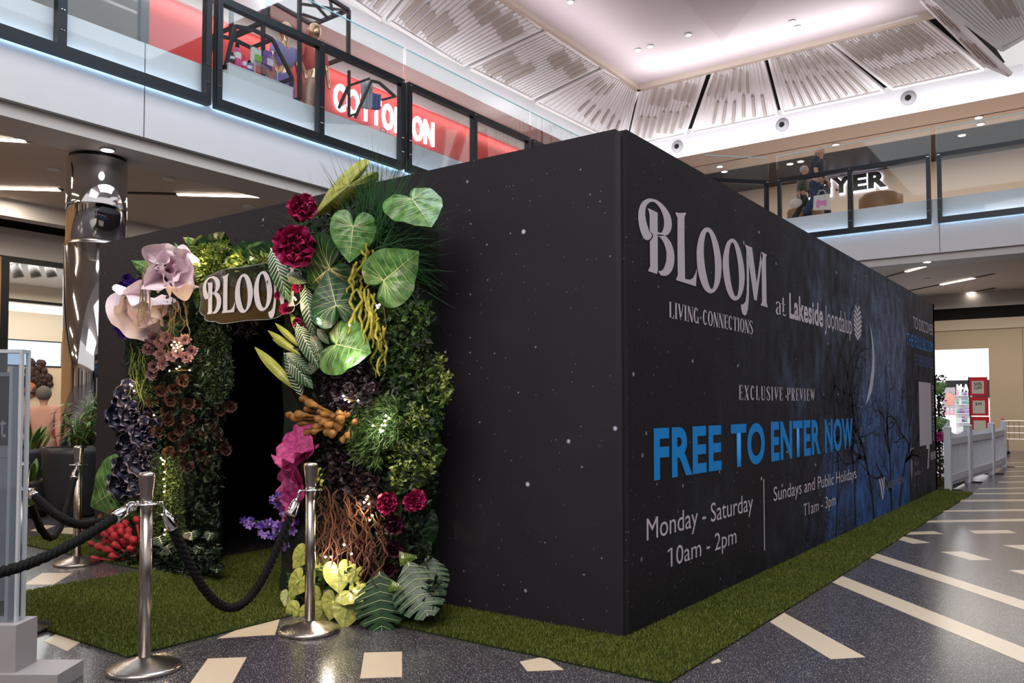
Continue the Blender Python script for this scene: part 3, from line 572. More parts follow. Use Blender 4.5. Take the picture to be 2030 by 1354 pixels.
for P in cband([(0.02, .5), (.04, .62), (.15, .66), (.24, .6), (.25, .45), (.25, .1), (.3, .02)], [.05, .07, .05, .08, .1, .1, .03])+cband([(.24, .4), (.1, .34), (.03, .2), (.06, .04), (.15, .02), (.25, .14)], [.04, .05, .1, .1, .05, .03])+[rect(.42, .12, .52, .98), rect(.34, .62, .62, .66)]+cband([(.47, .2), (.5, .04), (.58, .02), (.66, .12)], [.1, .08, .05, .03]):
    a = sum(P[i][0]*P[(i+1) % len(P)][1]-P[(i+1) % len(P)][0]*P[i][1] for i in range(len(P)))
    e.poly([(XW, 2.72+p[0]*.4, 2.14+p[1]*.16) for p in (P if a > 0 else P[::-1])])
e.obj('lettering', PRINT, lw)
# ---- printed moon and bare branches
mo = smooth([(6.09, 2.36), (6.24, 2.15), (6.305, 1.95), (6.27, 1.72), (6.1, 1.5), (5.82, 1.36)], 30); mi = smooth([(6.09, 2.36), (6.17, 2.14), (6.2, 1.95), (6.13, 1.74), (5.98, 1.53), (5.82, 1.36)], 30)
G().band([(.0015, y, z) for y, z in mi], [(.0015, y, z) for y, z in mo]).obj('printed_moon', M('moon_print', '#c3cbe0', .6, var=.5, vscale=40), lw)
BR = M('branch_print', '#0d0f18', .65); bg = G(); rb = random.Random(4)
def branch(y, z, a, L, w, d):
    n = 5; pts = [(y, z)]
    for k in range(n): a += rb.uniform(-.28, .28); y += L/n*math.sin(a)*1.3; z += L/n*math.cos(a); pts.append((y, z))
    pts = [p for p in pts if .02 < p[1] < 2.95 and p[0] < 10.4]
    if len(pts) < 2: return
    for P in cband(pts, [w, w*.6]): bg.poly([(.0012, *p) for p in P])
    if d:
        for k in range(rb.randint(2, 3)):
            i = rb.randint(1, len(pts)-1); branch(*pts[i], a+rb.choice((-1, 1))*rb.uniform(.3, .9), L*rb.uniform(.5, .75), w*.55, d-1)
for y, a, L, w in ((6.15, -.05, 1.3, .1), (7.1, .12, 1.2, .11), (7.6, .25, 1.1, .1), (5.3, -.1, 1.2, .06), (4.5, .05, 1.6, .05), (8.4, .0, 1.3, .08)): branch(y, .03, a, L, w, 5)
bg.obj('printed_branches', BR, lw)
# lettering on the far side wall, seen in the mirrored column
def wt2(s, y0, y1, z0, z1, mat): return fit_text(s, (-BW-.003, y1, z0), (0, -1, 0), (0, 0, 1), y1-y0, z1-z0, mat, side, 'lettering')
wt2('TO DISCOVER', .16, 1.78, 2.48, 2.65, PRINT); wt2('THE FULL BLOOM', .18, 2.25, 2.2, 2.37, BLUEP); wt2('EXPERIENCE', .17, 1.67, 1.95, 2.11, MATS['violet_blue_print'])
G().box(-BW-.004, -BW-.001, .44, 1.42, .765, 1.715).obj('white_square', MATS['white_square_print'], side)

# ================================================================== ARTIFICIAL TURF
TURF = M('turf_backing', '#20300d', .9, var=.3, vscale=30)
def turf_mat():
    m = M('turf_pile', '#3f5a1c', .55); nt = m.node_tree; b = nt.nodes['Principled BSDF']; N = nt.nodes.new
    at = N('ShaderNodeAttribute'); at.attribute_name = 'rnd'; r = N('ShaderNodeValToRGB'); r.color_ramp.elements[0].color = lin('#39460f'); r.color_ramp.elements[1].color = lin('#878c3c')
    e = r.color_ramp.elements.new(.5); e.color = lin('#56611c'); nt.links.new(at.outputs['Fac'], r.inputs[0]); nt.links.new(r.outputs[0], b.inputs['Base Color']); return m
PILE = turf_mat()
def blades(x0, x1, y0, y1, dens, h=.02, w=.0032):
    n = int((x1-x0)*(y1-y0)*dens); p = np.c_[RNG.uniform(x0, x1, n), RNG.uniform(y0, y1, n), np.full(n, .01)]
    a = RNG.uniform(0, 2*PI, n); wv = np.c_[np.cos(a), np.sin(a), np.zeros(n)]*w
    lean = RNG.normal(0, .35, (n, 2)); hh = h*RNG.uniform(.65, 1.15, n); tip = p+np.c_[lean[:, 0]*hh, lean[:, 1]*hh, hh]
    V = np.stack([p-wv, p+wv, tip], 1).reshape(-1, 3); me = bpy.data.meshes.new('pile'); me.vertices.add(3*n); me.vertices.foreach_set('co', V.astype(np.float32).ravel())
    me.loops.add(3*n); me.loops.foreach_set('vertex_index', np.arange(3*n, dtype=np.int32)); me.polygons.add(n)
    me.polygons.foreach_set('loop_start', np.arange(0, 3*n, 3, dtype=np.int32)); me.polygons.foreach_set('loop_total', np.full(n, 3, dtype=np.int32)); me.update(calc_edges=True)
    patch = .5+.5*np.sin(p[:, 0]*3.1+np.sin(p[:, 1]*2.3)*2)*np.sin(p[:, 1]*4.1)
    at = me.attributes.new('rnd', 'FLOAT', 'FACE'); at.data.foreach_set('value', np.clip(RNG.normal(.45, .2, n)+.15*(patch-.5), 0, 1).astype(np.float32)); me.materials.append(PILE); return me
def turf(label, x0, x1, y0, y1, dens):
    t = thing('turf_mat', label, 'artificial grass', (0, 0, 0), 'artificial grass mats around the box'); G().box(x0, x1, y0, y1, 0, .011).obj('backing', TURF, t)
    inst(blades(x0-.006, x1+.006, y0-.006, y1+.006, dens), 'pile', t)['kind'] = 'stuff'
turf('square artificial grass mat leading into the flower arch doorway', -4.1, -2.0, -1.87, .9, 22000)
turf('artificial grass strip in front of the bare black front wall', -2.0+.62, 0, -.56, -.002, 26000)
turf('artificial grass strip by the front corner of the box', .001, .53, -.56, 2.5, 24000)
turf('second artificial grass strip along the long wall, below the divider line', .001, .525, 2.508, 4.6, 15000)
turf('third artificial grass strip along the long wall', .001, .52, 4.608, 6.7, 11000)
turf('farthest artificial grass strip along the long wall, by the picket fence', .001, .515, 6.708, 10.4, 8000)
turf('artificial grass strip left of the entrance mat', -6.7, -4.108, -.52, -.002, 9000)
turf('artificial grass lawn behind the far end of the box', -1.6, .15, 10.6, 13.2, 3000)

# ================================================================== ROPE BARRIER
ROPE = M('black_rope', '#09090b', .7, bump=.3, bscale=200, spec=.25)
def stanchion(x, y, label, base=STEEL):
    t = thing('stanchion', label, 'barrier post', (x, y, 0), 'rope barrier posts')
    G().lathe([(.18, 0), (.182, .012), (.178, .02), (.165, .027), (.09, .05), (.045, .064), (.034, .07)], 48).obj('base', base, t, True)
    G().lathe([(.031, .06), (.031, .86)], 32).obj('pole', STEEL, t, True)
    G().lathe([(.031, .86), (.0335, .87), (.033, .905), (.043, .99), (.043, 1.0), (.036, 1.009), (.015, 1.013)], 32).obj('cap', STEEL, t, True)
    G().lathe([(.032, .845), (.075, .847), (.075, .852), (.032, .854)], 32, cap=False).obj('hook_ring', CHROME, t, True)
    return t
S1, S2, S3, S5 = (-1.741, -1.925), (-1.622, -.945), (-4.913, -.701), (-1.45, -3.55); S4 = tuple(hitZ(38, 1250))[:2]
stanchion(*S1, 'brushed steel rope post nearest the camera, in front of the grass mat')
stanchion(*S2, 'brushed steel rope post in front of the yellow heart shaped flowers')
stanchion(*S3, 'brushed steel rope post in front of the dark round planter')
stanchion(*S4, 'rope post mostly hidden behind the clear sign stand', M('dark_steel', '#3c3d42', .3, .9))
def rope(a, b, sag, label, off=.075):
    A = Vector((*a, .85)); B = Vector((*b, .85)); d = (B-A).normalized(); A = A+d*off; B = B-d*off
    def P(t): p = A.lerp(B, t); return p+Vector((0, 0, -4*sag*t*(1-t)*(.75+.25*4*t*(1-t)) - .0))
    t = thing('barrier_rope', label, 'rope', tuple(A), 'black barrier ropes'); n = 90; pts = [P(i/n)-A for i in range(n+1)]; L = sum((pts[i+1]-pts[i]).length for i in range(n)); k0, k1 = 6, n-6
    for sidx in range(3):
        sp = []
        for i in range(k0, k1+1):
            tg = (pts[min(i+1, n)]-pts[i-1]).normalized(); u = tg.cross(Vector((0, 0, 1))).normalized(); w = u.cross(tg); an = 2*PI*(sidx/3+i/n*L/.085); sp.append(pts[i]+(u*math.cos(an)+w*math.sin(an))*.0125)
        G().tube(sp, .0155, 7).obj('strand', ROPE, t, True)
    for i0, i1, i2 in ((0, 2, 7), (n, n-2, n-7)):
        d2 = (pts[i2]-pts[i1]); G().tube([pts[i1], pts[i1]+d2*.15, pts[i1]+d2*.3, pts[i1]+d2*.9, pts[i2]], [.008, .016, .026, .03, .029], 14).obj('end_cap', CHROME, t, True)
        G().tube([pts[i0], pts[i0].lerp(pts[i1], .5)+Vector((0, 0, .008)), pts[i1]], .007, 8).obj('hook', CHROME, t, True)
rope(S1, S2, .62, 'black twisted rope sagging deeply across the entrance between two near posts')
rope(S1, S4, .16, 'black twisted rope from the nearest post back to the hidden post')
rope(S1, S5, .22, 'black twisted rope running from the nearest post out of the left picture edge')
rope(S3, S4, .45, 'black twisted rope from the post by the planter down behind the sign stand')

# ================================================================== CLEAR SIGN STAND (left foreground)
hF = Vector((cF.x, cF.y, 0)).normalized(); P0 = Vector((-2.05, -2.39, 0))
st = thing('acrylic_sign_stand', 'clear acrylic poster stand on a grey plinth at the left picture edge', 'sign stand', mt=Matrix(((cR.x, hF.x, 0, P0.x), (cR.y, hF.y, 0, P0.y), (0, 0, 1, 0), (0, 0, 0, 1))))
ACR = MG('acrylic_sheet', '#e9edf2', .86); ACE = M('acrylic_edge', '#e3e8f0', .12, trans=.35, ior=1.3); PLI = M('grey_plinth', '#a7a2a6', .4, var=.04)
G().box(-.95, .03, -.09, .09, .075, .30).obj('plinth', PLI, st); G().box(-1.15, .25, -.12, .12, 0, .075).obj('foot', PLI, st)
for y0 in (-.035, .02): G().box(-.95, 0, y0, y0+.008, .30, 1.63).obj('acrylic_sheet', ACR, st)
for y0 in (-.04, .015): G().box(-.012, .001, y0, y0+.02, .30, 1.63).obj('acrylic_edge', ACE, st)
G().box(-.065, -.05, -.03, .02, .30, 1.55).obj('edge_spacer', ACE, st); G().box(-.95, 0, -.036, .03, 1.615, 1.632).obj('top_edge', ACE, st)
G().box(-.93, -.075, -.012, -.004, .40, 1.52).obj('poster', M('poster_grey', '#b7b4bc', .6, var=.3, vscale=6), st)
G().box(-.93, -.075, -.0145, -.0125, 1.16, 1.5).obj('poster_photo', M('poster_photo_dark', '#3c3a45', .6, var=.7, vscale=9), st); G().box(-.93, -.075, -.0145, -.0125, 1.1, 1.15).obj('poster_band', M('poster_band', '#bab4ba', .6), st)
fit_text('t', (-.115, -.016, 1.2), (1, 0, 0), (0, 0, 1), .03, .09, PRINT, st, 'lettering')
# ================================================================== FLOWER ARCH
hC = lambda p: (CAM-Vector(p)).normalized()
def at(x, y, d=.4): return hitY(x, y, -d)
def pxs(p): return (Vector(p)-CAM).dot(cF)/FPX       # metres per photo pixel at p
def leafm(name, c1, c2, rough=.38, vs=5):
    m = M(name, c1, rough, spec=.6); nt = m.node_tree; b = nt.nodes['Principled BSDF']; N = nt.nodes.new
    tc = N('ShaderNodeTexCoord'); nz = N('ShaderNodeTexNoise'); nz.inputs['Scale'].default_value = vs; nz.inputs['Detail'].default_value = 5; nt.links.new(tc.outputs['Object'], nz.inputs['Vector'])
    r = N('ShaderNodeValToRGB'); r.color_ramp.elements[0].position = .35; r.color_ramp.elements[1].position = .68; r.color_ramp.elements[0].color = lin(c1); r.color_ramp.elements[1].color = lin(c2)
    nt.links.new(nz.outputs['Fac'], r.inputs[0]); nt.links.new(r.outputs[0], b.inputs['Base Color']); return m
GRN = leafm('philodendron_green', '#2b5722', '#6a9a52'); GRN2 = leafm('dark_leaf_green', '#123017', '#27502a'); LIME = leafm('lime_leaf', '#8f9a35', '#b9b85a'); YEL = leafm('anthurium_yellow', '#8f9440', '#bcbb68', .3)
VEIN = M('pale_vein', '#b9c98a', .45); VEIN2 = M('white_vein', '#d8dcc6', .5); STEM = M('green_stem', '#4b6a2c', .5)
BURG = leafm('burgundy_petal', '#8a1646', '#cf2d7a', .5, 14); BURG2 = leafm('dark_plum_petal', '#2e0a20', '#541433', .5, 14); MAGE = leafm('magenta_petal', '#a02a72', '#d75a9b', .55, 8)
PINK = leafm('pink_paper_petal', '#f0d6e2', '#fbf0f6', .7, 4); PINKI = leafm('pink_inner_petal', '#dfb0ca', '#f2d3e4', .7, 4); VIO = leafm('violet_petal', '#2b1568', '#5a35a0', .5, 20); LILAC = leafm('lilac_petal', '#6d48a8', '#a783cf', .5, 20)
MAUVE = leafm('mauve_petal', '#6c4a56', '#9c7a84', .6, 20); DUST = leafm('dusty_brown_petal', '#3a2520', '#6d4a3c', .6, 16); NAVY = leafm('navy_ruffle', '#10142c', '#2c3050', .5, 9); RED = leafm('red_cockscomb', '#8f1526', '#c8343d', .65, 25); ORG = leafm('orange_celosia', '#65421a', '#9c6a2a', .7, 25)
ROOT = M('brown_root', '#4d2a18', .7, var=.3); CAT = leafm('yellow_catkin', '#7d7a1f', '#b3a93a', .6, 30); DRY = M('dried_beige', '#85775a', .8, var=.2)
HEART = [(0, 1.0), (.035, .9), (.08, .80), (.14, .72), (.22, .66), (.35, .62), (.5, .61), (.62, .63), (.75, .62), (.86, .53), (.95, .30), (1, .10)]
def polar_leaf(wide=1.0, cup=.16, rip=.02, nt_=40, nr=7, prof=HEART, ribs=9):
    def R(th): return float(np.interp(abs(th)/PI, [a for a, _ in prof], [b for _, b in prof]))
    def P(rho, th):
        r = R(th)*rho; x, y = r*math.cos(th), r*math.sin(th)*wide
        z = -cup*rho*rho*(.5+.5*abs(math.sin(th))) + rip*rho*math.cos(th*ribs) + .10*min(1, abs(y)*3)*rho*.4
        return (x, y, z)
    g = G(); n = nt_*2
    g.v.append((0, 0, 0)); ths = np.linspace(-PI, PI, n+1)
    for k in range(1, nr+1):
        for th in ths: g.v.append(P(k/nr, th))
    m = n+1
    for j in range(n): g.f.append((0, 1+j, 2+j))
    for k in range(nr-1):
        for j in range(n): a = 1+k*m+j; g.f.append((a, a+m, a+m+1, a+1))
    P.R = R; P.wide = wide
    return g, P
def vein_mesh(P, nv, w=.012, lift=.008):
    """midrib, lateral veins arching from it towards the margin and a few that fan into the back lobes"""
    g = G()
    def surf(x, y):
        th = math.atan2(y/P.wide, x); r = math.hypot(x, y/P.wide); return Vector(P(min(1, r/P.R(th)), th))+Vector((0, 0, lift))
    def line(a, c, b, w0):
        n = 9; pts = []
        for k in range(n+1):
            u = k/n; x = (1-u)**2*a[0]+2*u*(1-u)*c[0]+u*u*b[0]; y = (1-u)**2*a[1]+2*u*(1-u)*c[1]+u*u*b[1]; pts.append(surf(x, y))
        for k in range(n):
            p, q = pts[k], pts[k+1]; d = q-p; sd = Vector((-d.y, d.x, 0)); sd = sd.normalized() if sd.length > 1e-9 else Vector((0, 1, 0)); wa, wb = w0*(1-k/n*.85), w0*(1-(k+1)/n*.85)
            g.poly([p-sd*wa, q-sd*wb, q+sd*wb, p+sd*wa])
    def edge(th, f=.95): r = P.R(th)*f; return (r*math.cos(th), r*math.sin(th)*P.wide)
    line((0, 0), (.5, 0), (.96, 0), w*1.8)
    for sd in (-1, 1):
        for k in range(nv):
            f = k/(nv-1); th = sd*PI*(.86-.80*f); s0 = max(0, (f-.4)/.6)*.72; e = edge(th)
            line((s0, 0), (s0+(e[0]-s0)*.35, e[1]*.75), e, w*(1 if f < .9 else .7))
    return g
LEAFM = {}
def heart_meshes(key, wide, cup, rip, mat, vmat, nv=7, w=.011):
    if key not in LEAFM:
        g, P = polar_leaf(wide, cup, rip)
        LEAFM[key] = (g.mesh('blade', mat, True), vein_mesh(P, nv, w).mesh('veins', vmat))
    return LEAFM[key]
def heart_leaf(name, label, cat, base, tip, d0, d1, key, mats, wide=1.0, cup=.18, rip=.02, group=None, tilt=(0, 0, .15), nv=9, vw=.007, stem=True, P3=None):
    a, b = P3 if P3 else (at(*base, d0), at(*tip, d1)); n = hC(a)+Vector(tilt)
    t = thing(name, label, cat, mt=frame(a, b, n), group=group); me, ve = heart_meshes(key, wide, cup, rip, *mats, nv, vw)
    inst(me, 'blade', t); inst(ve, 'veins', t)
    if stem: G().tube([(0, 0, -.01), (-.1, 0, -.12), (-.35, .05, -.45)], [.018, .02, .02], 6).obj('stem', STEM, t, True)
    return t
PH = 'large glossy philodendron leaves'
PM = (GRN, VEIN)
heart_leaf('philodendron_leaf', 'large pale veined leaf highest and farthest right on the arch', 'leaf', (817, 395), (855, 445), .50, .56, 'ph', PM, 1.02, group=PH, tilt=(.1, 0, .55))
heart_leaf('philodendron_leaf', 'large pale veined leaf right of the two upper magenta peonies', 'leaf', (700, 449), (692, 520), .58, .62, 'ph2', PM, 1.0, group=PH, tilt=(0, 0, .5))
heart_leaf('philodendron_leaf', 'large pale veined leaf pointing up right above the yellow catkins', 'leaf', (761, 556), (827, 500), .58, .60, 'ph3', PM, .9, group=PH)
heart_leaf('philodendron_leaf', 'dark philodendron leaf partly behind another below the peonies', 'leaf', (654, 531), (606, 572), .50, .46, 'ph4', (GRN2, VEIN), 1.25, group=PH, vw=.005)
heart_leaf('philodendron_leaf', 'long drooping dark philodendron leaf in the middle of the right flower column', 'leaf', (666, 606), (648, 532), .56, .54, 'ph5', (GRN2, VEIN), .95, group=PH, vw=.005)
heart_leaf('philodendron_leaf', 'large pale veined leaf lowest on the right flower column, beside white striped fronds', 'leaf', (667, 683), (731, 697), .60, .62, 'ph6', PM, 1.0, group=PH)
heart_leaf('philodendron_leaf', 'yellow green leaf seen edge on above the magenta peonies', 'leaf', (690, 368), (611, 435), .5, .55, 'ph7', (LIME, VEIN), .42, group=PH, cup=.35)
heart_leaf('philodendron_leaf', 'large pale veined leaf low at the outer left of the arch', 'leaf', (234, 969), (174, 1006), .42, .5, 'ph8', PM, 1.2, group=PH)
heart_leaf('dark_leaf', 'big dark oval leaf beside the burgundy roses near the wall', 'leaf', (840, 1045), (835, 1110), .2, .22, 'dk1', (GRN2, STEM), .75)
heart_leaf('dark_leaf', 'grey green pointed leaf below the pink paper flower', 'leaf', (345, 645), (314, 628), .42, .45, 'dk2', (GRN2, VEIN), .9)
heart_leaf('dark_leaf', 'dim veined leaf left of the hanging word sign', 'leaf', (398, 585), (390, 612), .42, .45, 'dk3', (GRN2, VEIN), .9)
# monstera
def monstera(name, label, base, tip, d0, d1, wide=.47, tilt=(0, 0, .15)):
    a, b = at(*base, d0), at(*tip, d1); t = thing(name, label, 'leaf', mt=frame(a, b, hC(a)+Vector(tilt)), group='monstera leaves')
    def zz(x, y): return -.35*y*y-.12*x*x+.03
    def hw(s): return wide*(math.sin(PI*min(1, (s*.93+.07)))**.62)
    g = G(); n = 7
    for sd in (-1, 1):
        for k in range(n):
            s0, s1 = k/n, (k+1)/n
            for j in range(4):
                q = []
                for (ss, tt) in ((0, j/4), (1, j/4), (1, (j+1)/4), (0, (j+1)/4)):
                    s = s0+(s1-s0)*ss; gap = .0 if tt < .3 else (tt-.28)*.27
                    s = s0+(s1-s0)*(gap+(1-2*gap)*ss) if 1 else s
                    y = sd*hw(min(1, max(0, s)))*tt; x = s-.08+tt*tt*.16*(1-s*.5); q.append((x, y, zz(x, y)))
                g.poly(q if sd > 0 else q[::-1])
    g.obj('blade', GRN2, t, False); vg = G()
    vg.poly([(-.08, -.012, .036), (.95, -.004, -.07), (.95, .004, -.07), (-.08, .012, .036)])
    for sd in (-1, 1):
        for k in range(n):
            s = (k+.5)/n; y = sd*hw(s)*.92; x1 = s-.08+.14*(1-s*.5)
            for m_ in range(5):
                u0, u1 = m_/5, (m_+1)/5; xa, xb = s-.08+(x1-s+.08)*u0, s-.08+(x1-s+.08)*u1; wv = .0045*(1-u0*.6)
                vg.poly([(xa-wv, y*u0, zz(xa, y*u0)+.012), (xb-wv, y*u1, zz(xb, y*u1)+.012), (xb+wv, y*u1, zz(xb, y*u1)+.012), (xa+wv, y*u0, zz(xa, y*u0)+.012)])
    vg.obj('veins', VEIN, t); G().tube([(-.08, 0, .02), (-.3, 0, -.15)], .015, 6).obj('stem', STEM, t, True)
monstera('monstera_leaf', 'large split monstera leaf hanging lowest above the floor at the right column foot', (752, 1142), (757, 1258), .62, .70)
monstera('monstera_leaf', 'large split monstera leaf nearest the bare front wall', (812, 1124), (850, 1224), .5, .58)
monstera('monstera_leaf', 'shaded monstera leaf tucked behind the other split leaves', (850, 1108), (868, 1180), .3, .36, .42)
# anthuriums
an_mats = (YEL, STEM)
for i, (b, tp, d) in enumerate([((670, 1131), (672, 1165), .66), ((705, 1133), (697, 1153), .62), ((688, 1206), (683, 1238), .72), ((662, 1190), (655, 1220), .70), ((594, 1150), (577, 1176), .70), ((592, 1212), (582, 1240), .74), ((571, 1180), (566, 1197), .66), ((600, 1098), (585, 1120), .62), ((634, 1182), (625, 1210), .64), ((695, 1172), (712, 1186), .68), ((633, 1108), (640, 1126), .58), ((640, 1212), (628, 1236), .72)]):
    tp = (b[0]+1.35*(tp[0]-b[0]), b[1]+1.35*(tp[1]-b[1]))
    t = heart_leaf('anthurium', ['yellow green heart shaped flower below the string lights, centre top of its bunch', 'deep yellow heart shaped flower right of the centre top one', 'yellow heart shaped flower lowest and nearest the monstera leaf', 'pale heart shaped flower just right of the steel post', 'heart shaped flower left of the steel post at mid height', 'heart shaped flower lowest left of the steel post', 'narrow heart shaped flower farthest left in its bunch', 'heart shaped flower highest left of the steel post', 'heart shaped flower partly hidden behind the steel post', 'curled yellow flower left of the monstera leaf top', 'yellow flower half hidden behind the steel post top of its bunch', 'folded yellow flower right beside the steel post base'][i], 'flower', b, tp, d, d+.04, 'an%d' % (i % 3), an_mats, (1.05, .9, 1.15)[i % 3], .12, .015, 'yellow anthuriums at the right column foot', (random.uniform(-.3, .3), 0, random.uniform(0, .5)), 6, .006)
    G().tube([(0, 0, .01), (.12, 0, .12), (.3, .02, .2)], [.045, .04, .02], 7).obj('spadix', M('spadix_green', '#9fae4a', .5), t, True)
# ---- petals and flowers
def petal(L=1, wd=.8, curl=.5, ruf=.05, seed=0, nu=7, nv=8):
    r = random.Random(seed); ph = [r.uniform(0, 6) for _ in range(4)]
    def fn(u, v):
        y = (v-.5)*2; w = wd*(math.sin(PI*(.12+.74*u)))**.7*.5+.02
        x = L*u*(1-.12*y*y*u); yy = y*w
        z = curl*(u**1.6)*L*.5 - .25*curl*y*y*w + ruf*u*math.sin(y*6+ph[0])*u + ruf*.6*u*math.sin(u*9+ph[1]+y*3)
        return (x, yy, z)
    return G().grid(fn, nu, nv)
PETM = {}
def petal_mesh(key, mat, *a):
    if key not in PETM: PETM[key] = petal(*a).mesh('petal', mat, True)
    return PETM[key]
def flower(name, label, c, rpx, d, layers, group=None, n=None, centre=None, cat='flower', rnd=1.0, ny=0):
    p = at(*c, d); s = rpx*pxs(p); nn = hC(p)+Vector(n or (0, 0, 0)); t = thing(name, label, cat, mt=face(p, nn, s=s), group=group); rr = random.Random(hash(label) % 999 if 0 else len(label)*7+int(c[0]))
    for li, (cnt, size, tilt, meshes) in enumerate(layers):
        for k in range(cnt):
            a = 2*PI*(k+.5*li)/cnt+rr.uniform(-.2, .2)*rnd; me = meshes[k % len(meshes)]; sz = size*rr.uniform(.88, 1.1)
            mt = Matrix.Rotation(a, 4, 'Z') @ Matrix.Translation((.05, 0, .05*li)) @ Matrix.Rotation(-tilt-rr.uniform(-.15, .15)*rnd, 4, 'Y') @ Matrix.Scale(sz, 4)
            inst(me, 'petal', t, mt)
    if centre: G().ball((0, 0, .12), centre[0], 10, 6).obj('flower_centre', centre[1], t, True)
    return t
pk = [petal_mesh('pk%d' % i, PINK, 1, 1.6, .7, .08, i, 10, 12) for i in range(4)]; pki = [petal_mesh('pki%d' % i, PINKI, 1, 1.1, .6, .09, 20+i, 8, 10) for i in range(3)]
flower('paper_poppy', 'giant pale pink paper flower at the upper left of the arch', (328, 545), 66, .62, [(5, 1.0, .7, pk), (4, .9, 1.0, pk), (3, .6, 1.15, pki)], n=(.75, .1, .35), centre=(.16, M('poppy_centre', '#8d5573', .7)))
flower('paper_poppy', 'giant pale pink paper flower hanging sideways below the upper one', (296, 592), 74, .46, [(5, 1.0, .5, pk), (3, .7, .9, pk)], n=(-.6, 0, -.55))
bu = [petal_mesh('bu%d' % i, BURG, 1, 1.2, .9, .16, 40+i, 8, 8) for i in range(4)]; bd = [petal_mesh('bd%d' % i, BURG2, 1, 1.2, .9, .14, 50+i, 6, 6) for i in range(3)]
flower('paper_peony', 'topmost ruffled magenta peony beside the yellow green edge on leaf', (603, 415), 36, .55, [(7, 1.0, .5, bu), (7, .85, .9, bu), (6, .6, 1.2, bu)], 'large magenta peonies', (-.2, 0, .2))
flower('paper_peony', 'largest ruffled magenta peony just right of the hanging word sign', (590, 490), 50, .6, [(8, 1.0, .4, bu), (8, .9, .8, bu), (7, .7, 1.1, bu), (5, .45, 1.35, bu)], 'large magenta peonies', (-.25, 0, .1))
for c, r, m_, lab in [((768, 999), 27, bu, 'wine red rose left of a pair beside the bare wall'), ((823, 994), 27, bu, 'wine red rose right of a pair nearest the bare wall'), ((781, 1040), 24, bd, 'dark plum rose below the wine red pair'), ((781, 1088), 23, bd, 'dark plum rose above the dark fern frond'), ((717, 1086), 25, bu, 'wine red rose among the brown roots'), ((769, 1130), 19, bd, 'small dark plum rose above the monstera leaves')]:
    flower('rose', lab, c, r, .48, [(7, 1.0, .45, m_), (6, .8, .85, m_), (5, .55, 1.2, m_), (4, .35, 1.4, m_)], 'wine red roses')
for i, (c, r) in enumerate([((560, 560), 13), ((553, 585), 12), ((565, 612), 14), ((588, 570), 13), ((590, 640), 13), ((600, 650), 10), ((548, 540), 10)]):
    flower('wine_blossom', 'small wine red blossom in the trailing spray beside the word sign', c, r, .5, [(6, 1, .5, bu), (5, .7, 1, bu)], 'trailing wine red blossoms')
mg = [petal_mesh('mg%d' % i, MAGE, 1, 1.5, .35, .12, 70+i, 12, 14) for i in range(3)]
for i, (c, r, n_, lab, cnt) in enumerate([((604, 895), 72, (-.9, 0, .5), 'huge magenta paper flower under the orange celosia', 3), ((592, 962), 64, (-1.0, 0, -.2), 'magenta paper flower behind the steel post cap', 3), ((578, 1010), 46, (-1.1, 0, -.3), 'ruffled pink paper petal above the lilac spray', 2)]):
    p = at(*c, .42); t = thing('paper_flower', lab, 'flower', mt=face(p, hC(p)+Vector(n_), s=r*pxs(p)), group='magenta paper flowers')
    for k in range(cnt+1): inst(mg[k % 3], 'petal', t, Matrix.Rotation(PI*.25+k*PI*.5+i, 4, 'Z') @ Matrix.Rotation(-.35, 4, 'Y') @ Matrix.Scale(.85, 4))
vi = [petal_mesh('vi%d' % i, VIO, 1, 1.0, .4, .1, 80+i, 4, 4) for i in range(2)]; ll = [petal_mesh('ll%d' % i, LILAC, 1, .9, .4, .08, 84+i, 3, 3) for i in range(2)]
for i, c in enumerate([(252, 553), (262, 562), (243, 568), (246, 600), (238, 606), (255, 612), (240, 640), (250, 648), (236, 652), (262, 640), (246, 662), (256, 590), (268, 655)]):
    flower('violet_blossom', 'deep violet blossom in the cluster left of the pink paper flowers', c, 13, .42, [(6, 1, .5, vi), (4, .7, 1, vi)], 'violet blossom cluster')
rs = random.Random(3); k = 0
for a, b, n_ in (((600, 1062), (484, 1030), 26), ((590, 1078), (520, 1058), 16), ((572, 1015), (541, 984), 9), ((585, 1085), (575, 1000), 9)):
    st_ = thing('lilac_stem', ['lilac stem reaching farthest out into the doorway', 'lilac stem lowest in the doorway', 'short lilac stem pointing up left below the magenta petal', 'lilac stem rising beside the rope'][k], 'flower stem', tuple(at(*a, .3)), 'lilac stems'); o0 = at(*a, .3); e0 = at(*b, .55)
    G().tube([(0, 0, 0), (e0-o0)*.5+Vector((0, 0, .03)), e0-o0], [.006, .005, .003], 5).obj('stalk', STEM, st_)
    for j in range(n_):
        f_ = rs.uniform(.12, 1); w_ = 15*(1-f_*.75); p = o0.lerp(e0, f_)+Vector((rs.uniform(-1, 1)*w_*.004, rs.uniform(-.05, .04), rs.uniform(-1, 1)*w_*.004)); s = pxs(p)*rs.uniform(5, 9)
        fl = bpy.data.objects.new('floret', None); 
        g = G()
        for q in range(5):
            an = 2*PI*q/5; m4 = face(p-o0, hC(p)+Vector((rs.uniform(-.5, .5), 0, rs.uniform(-.5, .5))), s=s) @ Matrix.Rotation(an, 4, 'Z')
            g.poly([tuple(m4 @ Vector(v)) for v in ((0, 0, 0), (.5, -.35, .1), (1, -.2, .2), (1, .2, .2), (.5, .35, .1))])
        bpy.data.objects.remove(fl); g.obj('floret', LILAC if rs.random() < .7 else VIO, st_)
    k += 1
mv = [petal_mesh('mv0', MAUVE, 1, .32, .5, .03, 90, 4, 2)]
